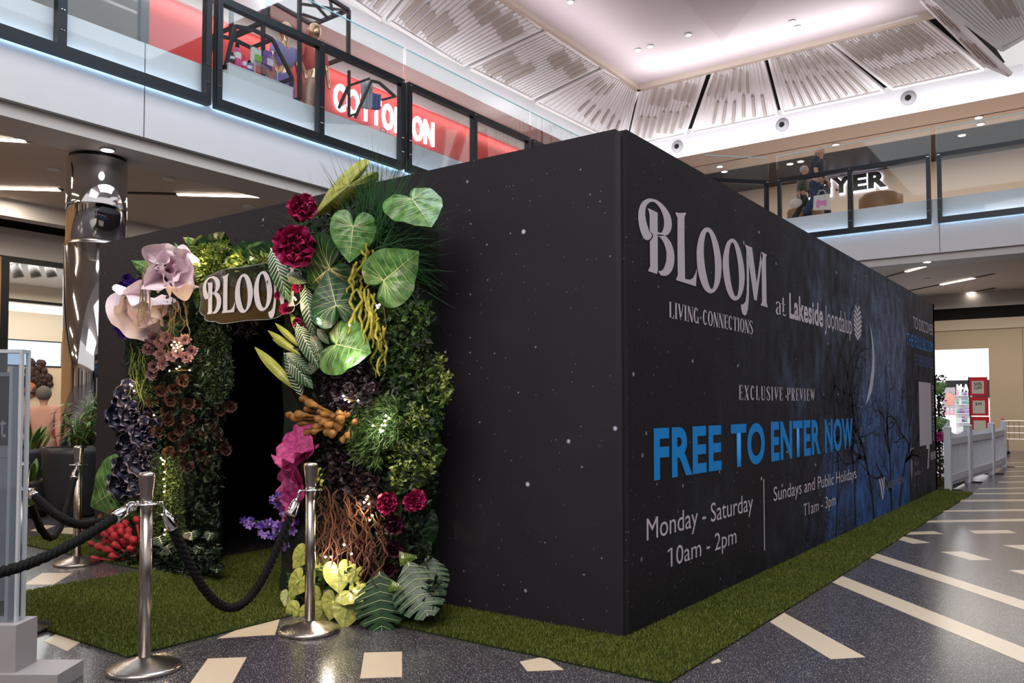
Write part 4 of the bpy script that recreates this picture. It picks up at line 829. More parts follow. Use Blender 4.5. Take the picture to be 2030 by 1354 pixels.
for c in [(367, 674), (339, 706), (369, 708), (305, 671), (294, 693), (318, 679), (329, 669), (318, 703), (305, 727), (350, 680), (322, 722), (380, 696), (352, 698), (298, 680), (300, 741)]:
    flower('mauve_rosette', 'striped mauve rosette in the cluster below the pink paper flowers', c, 15, .48, [(16, 1, .45, mv), (12, .75, .8, mv), (8, .45, 1.15, mv)], 'mauve rosettes')
for c in [(382, 572), (431, 645), (421, 636), (435, 628), (440, 655), (490, 635), (470, 648), (500, 645)]:
    flower('dark_rosette', 'dim purple rosette under the arch beside the hanging sign', c, 12, .2, [(12, 1, .45, [petal_mesh('dr0', BURG2, 1, .35, .5, .03, 91, 4, 2)]), (8, .6, 1, [PETM['dr0']])], 'dim rosettes under the arch')
du = [petal_mesh('du%d' % i, DUST, 1, 1.1, .6, .14, 95+i, 4, 5) for i in range(3)]
for c in [(338, 794), (304, 797), (374, 800), (334, 834), (358, 853), (315, 856), (334, 896), (352, 906), (405, 853), (436, 813), (458, 806), (439, 878), (399, 903), (420, 903), (408, 927), (448, 893), (345, 770), (362, 755), (330, 815), (372, 830), (390, 800), (420, 840), (385, 870), (365, 885), (415, 780), (300, 830), (320, 775), (430, 860), (372, 925), (345, 865)]:
    flower('dusty_blossom', 'dusty brown hydrangea blossom in the dark left inner column', c, 15, .40 if c[0] < 385 else .25, [(6, 1, .45, du), (4, .7, .9, du)], 'dusty brown blossoms')
nv = [petal_mesh('nv%d' % i, NAVY, 1, 1.7, .55, .22, 110+i, 9, 12) for i in range(3)]; RIM = M('pale_ruffle_edge', '#8d8192', .6)
for me in nv:
    me.materials.append(RIM)
    for i, f_ in enumerate(me.polygons): f_.material_index = 1 if i//12 == 8 else 0
for c in [(262, 785), (246, 822), (270, 826), (292, 856), (266, 880), (286, 912), (258, 925), (250, 958), (280, 952)]:
    flower('navy_ruffle', 'dark navy ruffled kale head on the outer left column', c, 33, .42, [(5, 1, .4, nv), (4, .75, .8, nv), (3, .5, 1.1, nv)], 'navy ruffled heads')
def clubs(name, label, cat, pts, root, d, r, mat, group, sq=(1, 1, 1.2)):
    R0 = at(*root, d-.15); t = thing(name, label, cat, tuple(R0), group)
    for c in pts:
        p = at(*c, d+random.uniform(-.04, .06))-R0; s = pxs(p+R0)*r*random.uniform(.8, 1.25)
        G().tube([Vector((0, 0, 0)), p*.5+Vector((0, 0, -.01)), p], [.005, .006, s*.45], 6).obj('stalk', mat, t, True); dr = p.normalized()
        rr = random.Random(int(c[0]*c[1])); g = G().tube([p-dr*s*1.6, p-dr*s*.6, p+dr*s*.3, p+dr*s*1.0, p+dr*s*1.35], [s*.35, s*.62, s*.95, s*.8, s*.25], 10); g.v = [tuple(Vector(v)+Vector((rr.uniform(-1, 1), rr.uniform(-1, 1), rr.uniform(-1, 1)))*s*.15) for v in g.v]; g.obj('bloom_head', mat, t, True)
clubs('cockscomb_bunch', 'bunch of bright red cockscomb heads low on the outer left', 'flowers', [(183, 1078), (200, 1084), (213, 1072), (207, 1058), (227, 1042), (250, 1039), (241, 1055), (256, 1055), (270, 1031), (230, 1064), (247, 1073), (265, 1073), (225, 1103), (188, 1107), (207, 1121), (211, 1138), (202, 1146), (231, 1082), (259, 1089), (215, 1090), (240, 1046), (222, 1052), (255, 1066)], (285, 1115), .5, 7.5, RED, None)
clubs('celosia_bunch', 'bunch of brown orange celosia heads above the magenta paper flower', 'flowers', [(605, 792), (617, 801), (576, 822), (634, 831), (611, 856), (637, 817), (646, 822), (663, 826), (675, 822), (689, 822), (677, 831), (654, 843), (665, 850), (672, 845), (689, 862), (680, 869), (651, 855), (628, 845), (704, 836), (642, 836), (588, 828), (600, 838), (625, 855), (596, 822), (660, 858), (612, 812)], (700, 830), .55, 8, ORG, None)
clubs('celosia_bunch', 'rusty brown plume behind the red cockscomb bunch', 'flowers', [(205, 1028), (215, 1020), (225, 1015), (240, 1022), (250, 1012), (232, 1030), (212, 1036)], (245, 1050), .4, 8, leafm('rust_plume', '#5c3518', '#8a5c2c', .8, 40), None)
# striped white ribbed fronds and lance leaves
def lance(name, label, base, tip, d0, d1, mat, wide=.16, ribs=None, group=None, bend=.12):
    a, b = at(*base, d0), at(*tip, d1); t = thing(name, label, 'leaf', mt=frame(a, b, hC(a)), group=group)
    hw = lambda s: wide*math.sin(PI*min(1, s*.96+.03))**.8
    zf = lambda s, y: bend*math.sin(PI*s)*1-.6*abs(y)
    G().grid(lambda u, v: (u, (v-.5)*2*hw(u), zf(u, (v-.5)*2*hw(u))), 14, 4).obj('blade', mat, t, True)
    g = G(); g.poly([(0, -.008, zf(0, 0)+.006), (.5, -.006, zf(.5, 0)+.006), (1, 0, zf(1, 0)+.006), (.5, .006, zf(.5, 0)+.006), (0, .008, zf(0, 0)+.006)])
    if ribs:
        for k in range(ribs):
            s = .06+.86*k/ribs
            for sd in (-1, 1):
                s2 = s+.1; y = sd*hw(min(1, s2))*.96; g.poly([(s, 0, zf(s, 0)+.008), (s2, y, zf(s2, y)+.008), (s2+.012, y, zf(s2, y)+.008), (s+.022, 0, zf(s, 0)+.008)])
    g.obj('veins', VEIN2 if ribs else VEIN, t)
WF = 'white ribbed fronds beside the doorway'
for i, (b, tp) in enumerate([((537, 492), (573, 597)), ((566, 545), (608, 560)), ((604, 565), (622, 668)), ((629, 652), (652, 682)), ((563, 700), (618, 742)), ((564, 702), (620, 770)), ((600, 790), (565, 700)), ((618, 660), (640, 720)), ((588, 640), (632, 730)), ((610, 745), (640, 690))]):
    lance('ribbed_frond', 'narrow dark frond with white ribs beside the doorway', b, tp, .52, .58, GRN2, .13, 12, WF)
YL = 'yellow dried lance leaves in the doorway'
for i, (b, tp, l) in enumerate([((596, 705), (531, 655), 'yellow lance leaf uppermost in the doorway'), ((586, 772), (505, 688), 'long twisted yellow lance leaf reaching lowest into the doorway'), ((588, 700), (540, 672), 'short yellow lance leaf between two longer ones'), ((575, 620), (620, 700), 'yellow lance leaf lit by a string light'), ((598, 690), (545, 640), 'yellow lance leaf with a pale tip above the ribbed fronds')]):
    lance('lance_leaf', l, b, tp, .45, .5, LIME, .075, None, YL, .08)
TL = 'leaves along the top of the arch'
for i, (b, tp) in enumerate([((385, 500), (372, 468)), ((395, 490), (400, 466)), ((410, 500), (425, 470)), ((440, 520), (450, 478)), ((455, 525), (490, 508)), ((470, 530), (497, 480)), ((490, 520), (520, 480)), ((500, 530), (535, 495)), ((515, 540), (548, 480)), ((360, 505), (345, 480)), ((380, 480), (362, 470)), ((430, 490), (445, 462)), ((475, 500), (452, 490)), ((535, 545), (560, 505)), ((480, 545), (510, 530)), ((290, 530), (258, 515)), ((300, 525), (288, 505)), ((248, 590), (228, 575)), ((252, 580), (240, 560))]):
    heart_leaf('ivy_leaf', 'small green leaf standing up along the top of the arch' if i < 15 else 'small green leaf sticking out left of the pink paper flower', 'leaf', b, tp, .35, .4, 'iv%d' % (i % 3), ((GRN, LIME, GRN2)[i % 3], VEIN), (.55, .7, .9)[i % 3], group=TL if i < 15 else 'leaves left of the pink flowers', stem=False)
for i, c in enumerate([(379, 1056), (394, 1086), (417, 1058), (415, 1098), (363, 1126), (272, 1124), (315, 1065), (330, 1083), (372, 1110), (430, 1122), (237, 1115), (225, 1135), (248, 1140), (290, 1140), (385, 1130)]):
    heart_leaf('fittonia_leaf', 'small dark leaf outlined with white veins at the left column foot', 'leaf', c, (c[0]+random.uniform(-10, 10), c[1]+14), .45, .5, 'ft', (leafm('fittonia_dark', '#0c1c12', '#16301c'), VEIN2), .95, group='white veined leaves at the left column foot', stem=False, nv=6, vw=.016)
# fern fronds
def fern(label, b, tp, d, mat):
    a, e_ = at(*b, d), at(*tp, d+.06); t = thing('fern_frond', label, 'leaf', mt=frame(a, e_, hC(a)), group='fern fronds'); g = G()
    for k in range(16):
        s = .05+.93*k/16; w = .22*(1-s*.85)
        for sd in (-1, 1): g.poly([(s, 0, .05*math.sin(PI*s)), (s+.05, sd*w, .02), (s+.075, sd*w*.9, .02), (s+.035, 0, .05*math.sin(PI*s))])
    g.obj('leaflets', mat, t); G().tube([(0, 0, 0), (.5, 0, .05), (1, 0, 0)], .006, 5).obj('rachis', STEM, t)
FG = leafm('fern_green', '#41601f', '#7f9a3c')
for l, b, tp in [('fern frond between the two front monstera leaves', (770, 1160), (800, 1166)), ('fern frond beside the dark plum rose', (790, 1108), (828, 1104)), ('fern frond left of the large monstera leaf', (722, 1172), (724, 1206)), ('fern frond left of the steel post', (604, 1148), (572, 1154)), ('fern frond at the foot of the steel post', (606, 1222), (570, 1240)), ('fern frond right behind the steel post', (625, 1150), (660, 1130))]: fern(l, b, tp, .6, FG)

# ---- arch body and filler foliage
arch = thing('flower_arch', 'dense mossy arch framing the doorway that carries all flowers', 'flower arch', (-3.3, -.2, 0))
AO = Vector((-3.3, -.2, 0))
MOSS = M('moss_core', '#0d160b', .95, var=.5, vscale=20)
def lumpy(x0, x1, y0, y1, z0, z1, name):
    g = G(); bm = bmesh.new(); bmesh.ops.create_cube(bm, size=1); bmesh.ops.subdivide_edges(bm, edges=bm.edges[:], cuts=11, use_grid_fill=True)
    for v in bm.verts:
        q = v.co; x = x0+(q.x+.5)*(x1-x0); y = y0+(q.y+.5)*(y1-y0); z = z0+(q.z+.5)*(z1-z0); n = math.sin(x*9+z*4)*math.sin(z*8+y*5)*.05
        if q.y < .4: y += n
        x += n*.6*(1 if q.x > 0 else -1); v.co = (x-AO.x, y-AO.y, max(0, z))
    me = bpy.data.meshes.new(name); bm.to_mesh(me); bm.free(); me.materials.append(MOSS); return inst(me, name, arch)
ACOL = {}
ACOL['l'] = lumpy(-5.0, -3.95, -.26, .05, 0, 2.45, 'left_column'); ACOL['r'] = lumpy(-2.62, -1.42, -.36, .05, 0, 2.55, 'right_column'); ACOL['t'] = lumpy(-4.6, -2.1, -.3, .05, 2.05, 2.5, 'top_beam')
def scatter(name, label, pts, size, mat, aspect=.5, kind='stuff', up=0.0, jitter=.4):
    """many small folded leaves at pts (n x 3) as one piece of foliage"""
    P = np.asarray(pts, float); n = len(P); d = RNG.normal(0, 1, (n, 3)); d[:, 2] += up; d[:, 1] -= .6; d /= np.linalg.norm(d, axis=1)[:, None]
    r = RNG.normal(0, 1, (n, 3)); sd = np.cross(d, r); sd /= np.linalg.norm(sd, axis=1)[:, None]; nn = np.cross(sd, d); s = size*RNG.uniform(1-jitter, 1+jitter, n)[:, None]
    A = P; B = P+d*s*.5+sd*s*aspect*.5+nn*s*.1; Cc = P+d*s; D = P+d*s*.5-sd*s*aspect*.5+nn*s*.1
    V = np.stack([A, B, Cc, D], 1).reshape(-1, 3)-np.array(AO); me = bpy.data.meshes.new(name); f = np.arange(4*n).reshape(-1, 4); F = np.concatenate([f[:, [0, 1, 2]], f[:, [0, 2, 3]]])
    me.from_pydata(V.tolist(), [], F.tolist()); me.materials.append(mat); mc = P.mean(0); o = inst(me, name, ACOL['t' if mc[2] > 2.1 and mc[0] < -2.9 else 'l' if mc[0] < -3.3 else 'r']); o['kind'] = kind; return o
def cloud(poly, n, d0, d1):
    """n points in the photo polygon at depths d0..d1 in front of the wall"""
    P = np.array(poly, float); lo, hi = P.min(0), P.max(0); out = []
    while len(out) < n:
        x, y = random.uniform(lo[0], hi[0]), random.uniform(lo[1], hi[1]); c = False; j = len(P)-1
        for i in range(len(P)):
            if (P[i][1] > y) != (P[j][1] > y) and x < (P[j][0]-P[i][0])*(y-P[i][1])/(P[j][1]-P[i][1])+P[i][0]: c = not c
            j = i
        if c: out.append(tuple(at(x, y, random.uniform(d0, d1))))
    return out
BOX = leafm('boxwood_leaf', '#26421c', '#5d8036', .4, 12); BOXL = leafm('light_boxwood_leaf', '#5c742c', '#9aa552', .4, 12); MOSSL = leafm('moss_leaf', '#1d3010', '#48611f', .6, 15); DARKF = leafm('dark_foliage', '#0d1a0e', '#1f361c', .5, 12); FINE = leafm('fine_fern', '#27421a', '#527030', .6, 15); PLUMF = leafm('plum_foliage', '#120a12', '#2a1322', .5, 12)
LCOL = [(258, 560), (300, 520), (380, 480), (470, 480), (460, 640), (450, 780), (440, 900), (430, 1110), (300, 1150), (215, 1135), (220, 980), (240, 800), (255, 690)]
RCOL = [(600, 420), (700, 390), (790, 420), (850, 620), (870, 760), (860, 960), (850, 1120), (800, 1210), (680, 1210), (590, 1190), (640, 960), (620, 800), (600, 700), (580, 560)]
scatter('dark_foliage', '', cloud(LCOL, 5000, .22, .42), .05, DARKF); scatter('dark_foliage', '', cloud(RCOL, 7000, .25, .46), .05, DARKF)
scatter('moss', '', cloud([(300, 900), (360, 900), (370, 1080), (300, 1080)], 3500, .35, .44), .028, MOSSL, .35); scatter('moss', '', cloud([(258, 690), (300, 680), (310, 800), (262, 800)], 1500, .36, .44), .045, MOSSL, .25, up=-1)
scatter('boxwood', '', cloud([(760, 600), (850, 600), (845, 700), (800, 740), (760, 700)], 2200, .2, .42), .045, BOX, .7); scatter('boxwood', '', cloud([(770, 720), (860, 720), (885, 790), (870, 850), (875, 900), (850, 960), (780, 980), (760, 850)], 3200, .15, .42), .042, BOX, .7)
scatter('light_boxwood', '', cloud([(840, 730), (895, 740), (895, 790), (870, 800), (835, 790)], 380, .2, .42), .035, BOXL, .6); scatter('light_boxwood', '', cloud([(865, 700), (880, 705), (885, 730), (862, 728)], 70, .25, .35), .033, BOXL, .6); scatter('light_boxwood', '', cloud([(815, 800), (850, 810), (840, 845), (805, 840)], 120, .4, .48), .03, BOXL, .6); scatter('light_boxwood', '', cloud([(775, 880), (850, 870), (870, 920), (830, 970), (780, 960)], 260, .38, .46), .036, BOXL, .6)
scatter('lime_sprig', '', cloud([(612, 928), (630, 925), (636, 955), (618, 960)], 70, .5, .55), .03, LIME, .8); scatter('fine_fern', '', cloud([(700, 780), (790, 790), (790, 880), (720, 900), (690, 850)], 3200, .42, .52), .045, FINE, .08); scatter('fine_fern', '', cloud([(690, 850), (760, 840), (752, 920), (710, 910)], 1200, .45, .52), .07, FINE, .06, up=-1.5); scatter('fine_fern', '', cloud([(640, 650), (760, 640), (770, 740), (660, 740)], 2200, .4, .5), .05, FINE, .12)
scatter('plum_foliage', '', cloud([(640, 730), (740, 720), (750, 790), (700, 820), (650, 800)], 1500, .44, .52), .05, PLUMF, .7); scatter('plum_foliage', '', cloud([(650, 870), (740, 890), (760, 1000), (720, 1040), (660, 960)], 1800, .42, .5), .05, PLUMF, .7)
scatter('trailing_green', '', cloud([(380, 620), (455, 640), (465, 760), (440, 800), (400, 780), (385, 700)], 3800, .18, .34), .03, leafm('trailing_leaf', '#0f2410', '#29481f', .5, 15), .45, up=-1.2); scatter('top_moss', '', cloud([(370, 490), (450, 480), (440, 560), (390, 590), (370, 540)], 2400, .38, .46), .035, leafm('top_sprig_leaf', '#3c5a1c', '#8a9a3a', .5, 15), .45); scatter('top_foliage', '', cloud([(430, 490), (560, 500), (560, 600), (430, 560)], 1500, .28, .38), .06, BOX, .6)
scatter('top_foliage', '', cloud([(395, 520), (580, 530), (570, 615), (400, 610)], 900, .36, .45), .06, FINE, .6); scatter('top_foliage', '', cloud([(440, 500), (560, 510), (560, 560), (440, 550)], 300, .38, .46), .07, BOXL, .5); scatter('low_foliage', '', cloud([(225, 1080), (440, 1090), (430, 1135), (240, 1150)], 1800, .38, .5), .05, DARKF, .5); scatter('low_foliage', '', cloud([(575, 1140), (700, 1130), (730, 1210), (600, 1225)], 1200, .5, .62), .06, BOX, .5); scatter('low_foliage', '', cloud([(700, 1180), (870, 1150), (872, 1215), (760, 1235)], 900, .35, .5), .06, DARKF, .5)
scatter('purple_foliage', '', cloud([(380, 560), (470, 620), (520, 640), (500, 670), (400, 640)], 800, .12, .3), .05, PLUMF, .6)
# ---- long grass fan
GRS = M('dark_grass', '#2c5a35', .6, var=.3); g0 = at(742, 505, .34); t = thing('grass_fan', 'fan of long dark green grass behind the large leaves at upper right', 'grass', tuple(g0)); gg = G(); rg = random.Random(9)
for k in range(520):
    an = math.radians(rg.uniform(-38, 118)); L = rg.uniform(.45, .78)*(1.0 if an > 0 else .9); d = Vector((math.cos(an), -rg.uniform(-.05, .3), math.sin(an))); p0 = Vector((rg.uniform(-.12, .12), rg.uniform(-.06, .02), rg.uniform(-.15, .12)))
    sag = Vector((0, 0, -rg.uniform(.02, .12)*L)); sd = Vector((-d.z, 0, d.x))*.0028
    a, b, c = p0, p0+d*L*.55, p0+d*L+sag; gg.poly([a-sd, b-sd, c, b+sd, a+sd])
gg.obj('blades', GRS, t)['kind'] = 'stuff'
gg = G(); g1 = at(625, 480, .4); t = thing('grass_fan', 'thin grass blades showing around the magenta peonies', 'grass', tuple(g1))
for k in range(140):
    an = math.radians(rg.uniform(70, 200)); L = rg.uniform(.25, .5); d = Vector((math.cos(an), -.15, math.sin(an))); sd = Vector((-d.z, 0, d.x))*.0022; p0 = Vector((rg.uniform(-.08, .1), 0, rg.uniform(-.3, .15))); gg.poly([p0-sd, p0+d*L, p0+sd])
gg.obj('blades', GRS, t)['kind'] = 'stuff'
# ---- hanging catkins, dried strands, roots
def strands(name, label, cat, starts, mat, d, r, group, L=(.2, .4), n=8, curl=.03):
    o0 = at(*starts[0], d); t = thing(name, label, cat, tuple(o0), group); rr = random.Random(len(label))
    for s in starts:
        p = at(s[0]+rr.uniform(-4, 4), s[1]+rr.uniform(-6, 6), d+rr.uniform(-.03, .04))-o0; l = rr.uniform(*L); pts = [p]
        for k in range(n): p = p+Vector((rr.uniform(-1, 1)*curl, rr.uniform(-1, 1)*curl*.6, -l/n)); pts.append(p)
        G().tube(pts, [r*(.6+.5*math.sin(PI*min(1, (k+1)/(n+1)*1.0))) for k in range(n+1)], 5).obj('strand', mat, t, True)
strands('catkin_cluster', 'upper cluster of yellow hanging catkins between the large leaves', 'flowers', [(726, 490), (730, 488), (718, 495), (733, 495), (705, 515), (708, 520), (712, 518), (700, 520), (738, 500)], CAT, .52, .010, 'yellow catkins', (.15, .28))
strands('catkin_cluster', 'middle cluster of yellow hanging catkins below the large right leaf', 'flowers', [(712, 570), (716, 565), (722, 568), (727, 572), (732, 575), (736, 578), (720, 580), (740, 580), (707, 578)], CAT, .54, .010, 'yellow catkins', (.22, .4))
strands('catkin_cluster', 'lowest cluster of yellow hanging catkins over the boxwood', 'flowers', [(740, 615), (745, 620), (750, 625), (755, 648), (760, 650), (765, 652), (752, 655), (748, 630)], CAT, .5, .009, 'yellow catkins', (.18, .32))
strands('dried_strands', 'beige dried strands hanging over the pink paper flowers', 'dried plant', [(287, 535), (290, 530), (282, 545), (285, 552), (292, 540), (280, 560), (295, 548)], DRY, .72, .004, None, (.28, .45), 10, .02)
strands('dried_strands', 'brown dried strands under the upper pink paper flower', 'dried plant', [(330, 592), (338, 596), (345, 598), (352, 590), (360, 585), (366, 592), (322, 600), (372, 598), (348, 605), (335, 610), (358, 608)], DRY, .45, .006, None, (.2, .4), 10, .025)
strands('green_strands', 'thin light green strands hanging at the outer left column', 'dried plant', [(262, 680), (266, 690), (270, 700), (275, 690), (280, 700), (285, 705), (290, 700), (258, 700), (263, 720), (272, 720)], leafm('green_strand', '#4f6122', '#7d8a3c', .6), .45, .005, None, (.3, .5), 10, .03)
rs = random.Random(21)
for i in range(34): 
    pass
strands('root_tangle', 'tangle of reddish brown roots above the yellow heart shaped flowers', 'roots', [(rs.uniform(632, 700), rs.uniform(965, 1060)) for _ in range(60)], ROOT, .58, .006, 'brown roots', (.15, .45), 10, .035)
strands('root_tangle', 'tangle of brown roots hanging over the wine red rose', 'roots', [(rs.uniform(690, 760), rs.uniform(1010, 1090)) for _ in range(34)], ROOT, .58, .006, 'brown roots', (.15, .42), 10, .035)
G().tube([at(790, 860, .3)-AO, at(835, 800, .35)-AO, at(880, 740, .32)-AO], .004, 5).obj('twig', ROOT, arch); G().tube([at(760, 600, .5)-AO, at(766, 650, .52)-AO, at(758, 690, .5)-AO], .004, 5).obj('twig', ROOT, arch)
# ---- string lights
BULB = ME('warm_fairy_bulb', '#ffe2b0', 90); BULBC = ME('white_fairy_bulb', '#fff4f0', 90)
def lights(label, pts, d, bm_, power, off=(0, 0)):
    o0 = at(*pts[0], d); t = thing('string_light', label, 'lights', tuple(o0), 'tiny string lights in the arch'); P = [at(x, y, d)-o0 for x, y in pts]
    for p in P: G().ball(p, .0058, 8, 6).obj('bulb', bm_, t, True)
    if len(P) > 1: G().tube([q+Vector((0, .012, 0)) for q in P], .0012, 4).obj('wire', M('copper_wire', '#8a6a3a', .4, .8), t)
    l = bpy.data.lights.new('string_glow', 'POINT'); l.energy = power; l.color = (1, .72, .35) if bm_ is BULB else (1, .85, .7); l.shadow_soft_size = .02
    c = sum(P, Vector())/len(P); lo = bpy.data.objects.new('string_glow', l); COL.objects.link(lo); lo.parent = t; lo.location = c+Vector((0, -.06, 0))
lights('string lights glowing among the mauve rosettes', [(350, 684), (346, 678), (352, 690), (358, 686), (344, 690), (355, 679), (362, 692), (348, 696), (340, 684)], .62, BULB, 2.2)
lights('string lights just below the mauve rosettes', [(356, 727), (350, 731), (376, 734), (336, 735)], .56, BULB, 1.0)
lights('string lights in the sprig right of the upper pink flower', [(391, 519), (395, 522), (388, 516)], .5, BULB, 1.2)
lights('string light behind the hanging word sign', [(497, 514), (462, 530)], .42, BULB, .5)
lights('string lights on the left column beside the nearest post', [(319, 908), (322, 912), (326, 914), (323, 920), (326, 936), (324, 950), (326, 964), (325, 975), (322, 1020), (327, 1050), (326, 1060)], .5, BULB, 2.2)
lights('string lights at the outer edge of the navy heads', [(258, 762), (262, 765), (305, 823), (266, 775)], .5, BULB, .5)
lights('string light behind the yellow lance leaf', [(586, 594), (583, 590)], .6, BULB, 1.5)
lights('string lights at the lower tip of the long drooping leaf', [(630, 632), (693, 645), (632, 640)], .66, BULBC, .5)
lights('string lights under the lowest large leaf', [(695, 710), (691, 714), (689, 718), (693, 712)], .66, BULBC, .7)
lights('string light at the tip of the middle catkins', [(747, 606), (749, 610), (752, 604)], .66, BULBC, .6)
lights('string lights in the dark plum foliage', [(681, 785), (692, 796), (710, 794), (684, 792)], .58, BULBC, .7)
lights('string lights in the fine fern at the right column centre', [(765, 824), (771, 829), (763, 834), (757, 843), (764, 843), (739, 844), (753, 852), (755, 856), (759, 854)], .58, BULBC, 1.4)
lights('string lights left of the wine red rose pair', [(722, 996), (726, 990), (729, 984), (731, 999), (733, 1031), (738, 1022)], .58, BULB, 1.8)
lights('string lights above the yellow heart shaped flowers', [(645, 1104), (656, 1104), (651, 1121), (682, 1080), (697, 1098)], .68, BULBC, 1.6)
# ---- hanging acrylic word sign
sx0 = at(404, 580, .5); SW = .66
ys = [p[0] for k in LETTERS for s in LETTERS[k] for q in s[1:] for p in q]; zs = [p[1] for k in LETTERS for s in LETTERS[k] for q in s[1:] for p in q]; y0_, y1_, z0_, z1_ = min(ys), max(ys), min(zs), max(zs); asp = (y1_-y0_)/(z1_-z0_)
sg = thing('word_sign', 'clear scalloped acrylic sign with raised white letters hanging in the arch', 'sign', tuple(sx0)); bx0 = at(405, 548, .5).x; zt_ = at(425, 547, .5).z; kx = 1.1/(y1_-y0_); kz = .375/(z1_-z0_)
def sm(y, z): return (bx0-sx0.x+(y-y0_)*kx, -.012, zt_-sx0.z-(z1_-z)*kz)
for k in 'BLOQM': bloom_letter(k, sm).obj('lettering', M('sign_white', '#e4dfe6', .45), sg)
w = []; W2 = 1.16; H2 = .40
for k in range(72):
    a = 2*PI*k/72; r = 1+.035*1.6*abs(math.sin(a*6)); w.append((bx0-sx0.x+W2/2-.03+(W2/2)*r*(abs(math.cos(a))**.55)*(1 if math.cos(a) > 0 else -1), zt_-sx0.z-.17+.2*r*(abs(math.sin(a))**.6)*(1 if math.sin(a) > 0 else -1)))
G().hexa([(x, 0, z) for x, z in w], [(x, -.006, z) for x, z in w]).obj('acrylic_backing', MG('sign_acrylic', '#dfe6e4', .84, .05), sg)
G().tube([(x, -.003, z) for x, z in w+[w[0]]], .003, 5).obj('acrylic_rim', ACE, sg)
# ================================================================== MIRRORED COLUMN AND LOWER LEFT SHOPFRONT
cc = hitZ(181, 306, 4.71); cc = Vector((cc.x-.1, cc.y+.14, 0))
col = thing('mirrored_column', 'tall mirror polished round steel column rising behind the left end of the box', 'column', (cc.x, cc.y, 0))
zr = CAM.z+(805-493)/FPX*11.3
G().lathe([(.385, 0), (.385, zr)], 64).obj('lower_cladding', CHROME, col, True); G().lathe([(.372, zr), (.372, 4.66)], 64).obj('upper_cladding', CHROME, col, True)
G().lathe([(.39, zr-.012), (.392, zr), (.372, zr+.006)], 64).obj('joint_ring', STEEL, col, True); G().lathe([(.35, 4.66), (.35, 4.72)], 32).obj('shadow_gap', DARK, col)
XS = -14.0
OAK = M('oak_panelling', '#b58d62', .5, var=.18, vscale=3)
struct('wall_left_lower', G().box(XS-.2, XS, -14, 2.36, 0, 4.08), OAK)
struct('wall_left_bulkhead', G().box(XS-.25, XS+.02, -14, 34, 4.1, 4.62), WHITE2); struct('trim_11', G().box(XS-.3, XS-.02, -14, 34, 4.62, 4.9), DARK)
w1 = G().box(XS-.06, XS, 2.36, 2.5, 0, 4.1).box(XS-.06, XS, 2.5, 12, 4.0, 4.1).box(XS-.05, XS-.01, 2.5, 12, 3.28, 3.33).box(XS-.06, XS, 6.2, 6.3, 0, 4.0).box(XS-.06, XS, 11.9, 12, 0, 4.0)
win = struct('window_1', w1, M('shopfront_black', '#101012', .4)); G().box(XS-.035, XS-.025, 2.5, 11.9, 0, 4.0).obj('window_glass', GLASS, win)
struct('wall_left_far', G().box(XS-.2, XS, 12, 34, 0, 4.1), BEIGE)
struct('wall_store_rear', G().box(-20, -19.8, -4, 14, 0, 4.4), M('store_cream', '#d9c3a8', .6)); struct('wall_store_side', G().box(-20, XS-.2, 13.8, 14, 0, 4.4), MATS['store_cream']); struct('wall_store_side_2', G().box(-20, XS-.2, -4.2, -4, 0, 4.4), MATS['store_cream'])
struct('ceiling_store_left', G().box(-20, XS-.2, -4, 14, 4.4, 4.45), M('store_ceiling', '#e3ddda', .6))
for y in (5.6, 6.4, 7.2): pass
sb = hitX(58, 698, -19.7); t = thing('display_screen', 'bright blue white screen inside the left store', 'screen', tuple(sb)); G().box(0, .05, -.62, .75, -.33, .27).obj('screen_face', ME('screen_glow', '#cfe0f0', 1.1), t); G().box(-.02, .04, -.65, .78, -.36, .30).obj('bezel', DARK, t)
lb = hitX(60, 613, -17); t = thing('light_strip', 'long white light strip inside the left store', 'light', tuple(lb)); G().box(-.06, .06, -1.5, 2.2, -.06, .06).obj('diffuser', ME('store_strip_glow', '#ffffff', 3), t); G().box(-.1, .1, -1.52, 2.22, .06, .1).obj('housing', WHITE, t)
for i, x in enumerate((30, 65, 97)):
    p = hitX(x, 520, -15.2); t = thing('track_spotlight', ['white track spotlight nearest the oak wall', 'middle white track spotlight in the left store', 'white track spotlight nearest the column'][i], 'spotlight', tuple(p), 'track spotlights'); G().tube([(0, 0, -.05), (.05, .05, -.3)], [.09, .1], 14).obj('can', M('spot_grey', '#9a9490', .5), t, True); G().box(-.2, .2, -.03, .03, -.02, .03).obj('track', WHITE, t); G().tube([(0, 0, .02), (0, 0, 4.405-p.z)], .012, 6).obj('drop_rod', WHITE, t)
p = hitX(66, 768, -19.7); t = thing('portrait_poster', 'poster with a curly dark haired face on the store wall', 'poster', tuple(p)); G().box(-.02, .02, -1.2, .7, -.9, .75).obj('board', M('poster_cream', '#d8b694', .6), t)
g = G(); rp = random.Random(5)
for k in range(40): g.ball((.05, rp.gauss(0, .17), rp.gauss(.25, .16)), .1, 6, 4)
g.obj('hair', M('poster_hair', '#3a211a', .8), t); G().ball((.05, -.1, 0), .2, 12, 8, (.3, 1, 1.35)).obj('face', M('poster_skin', '#b3673c', .6), t, True)
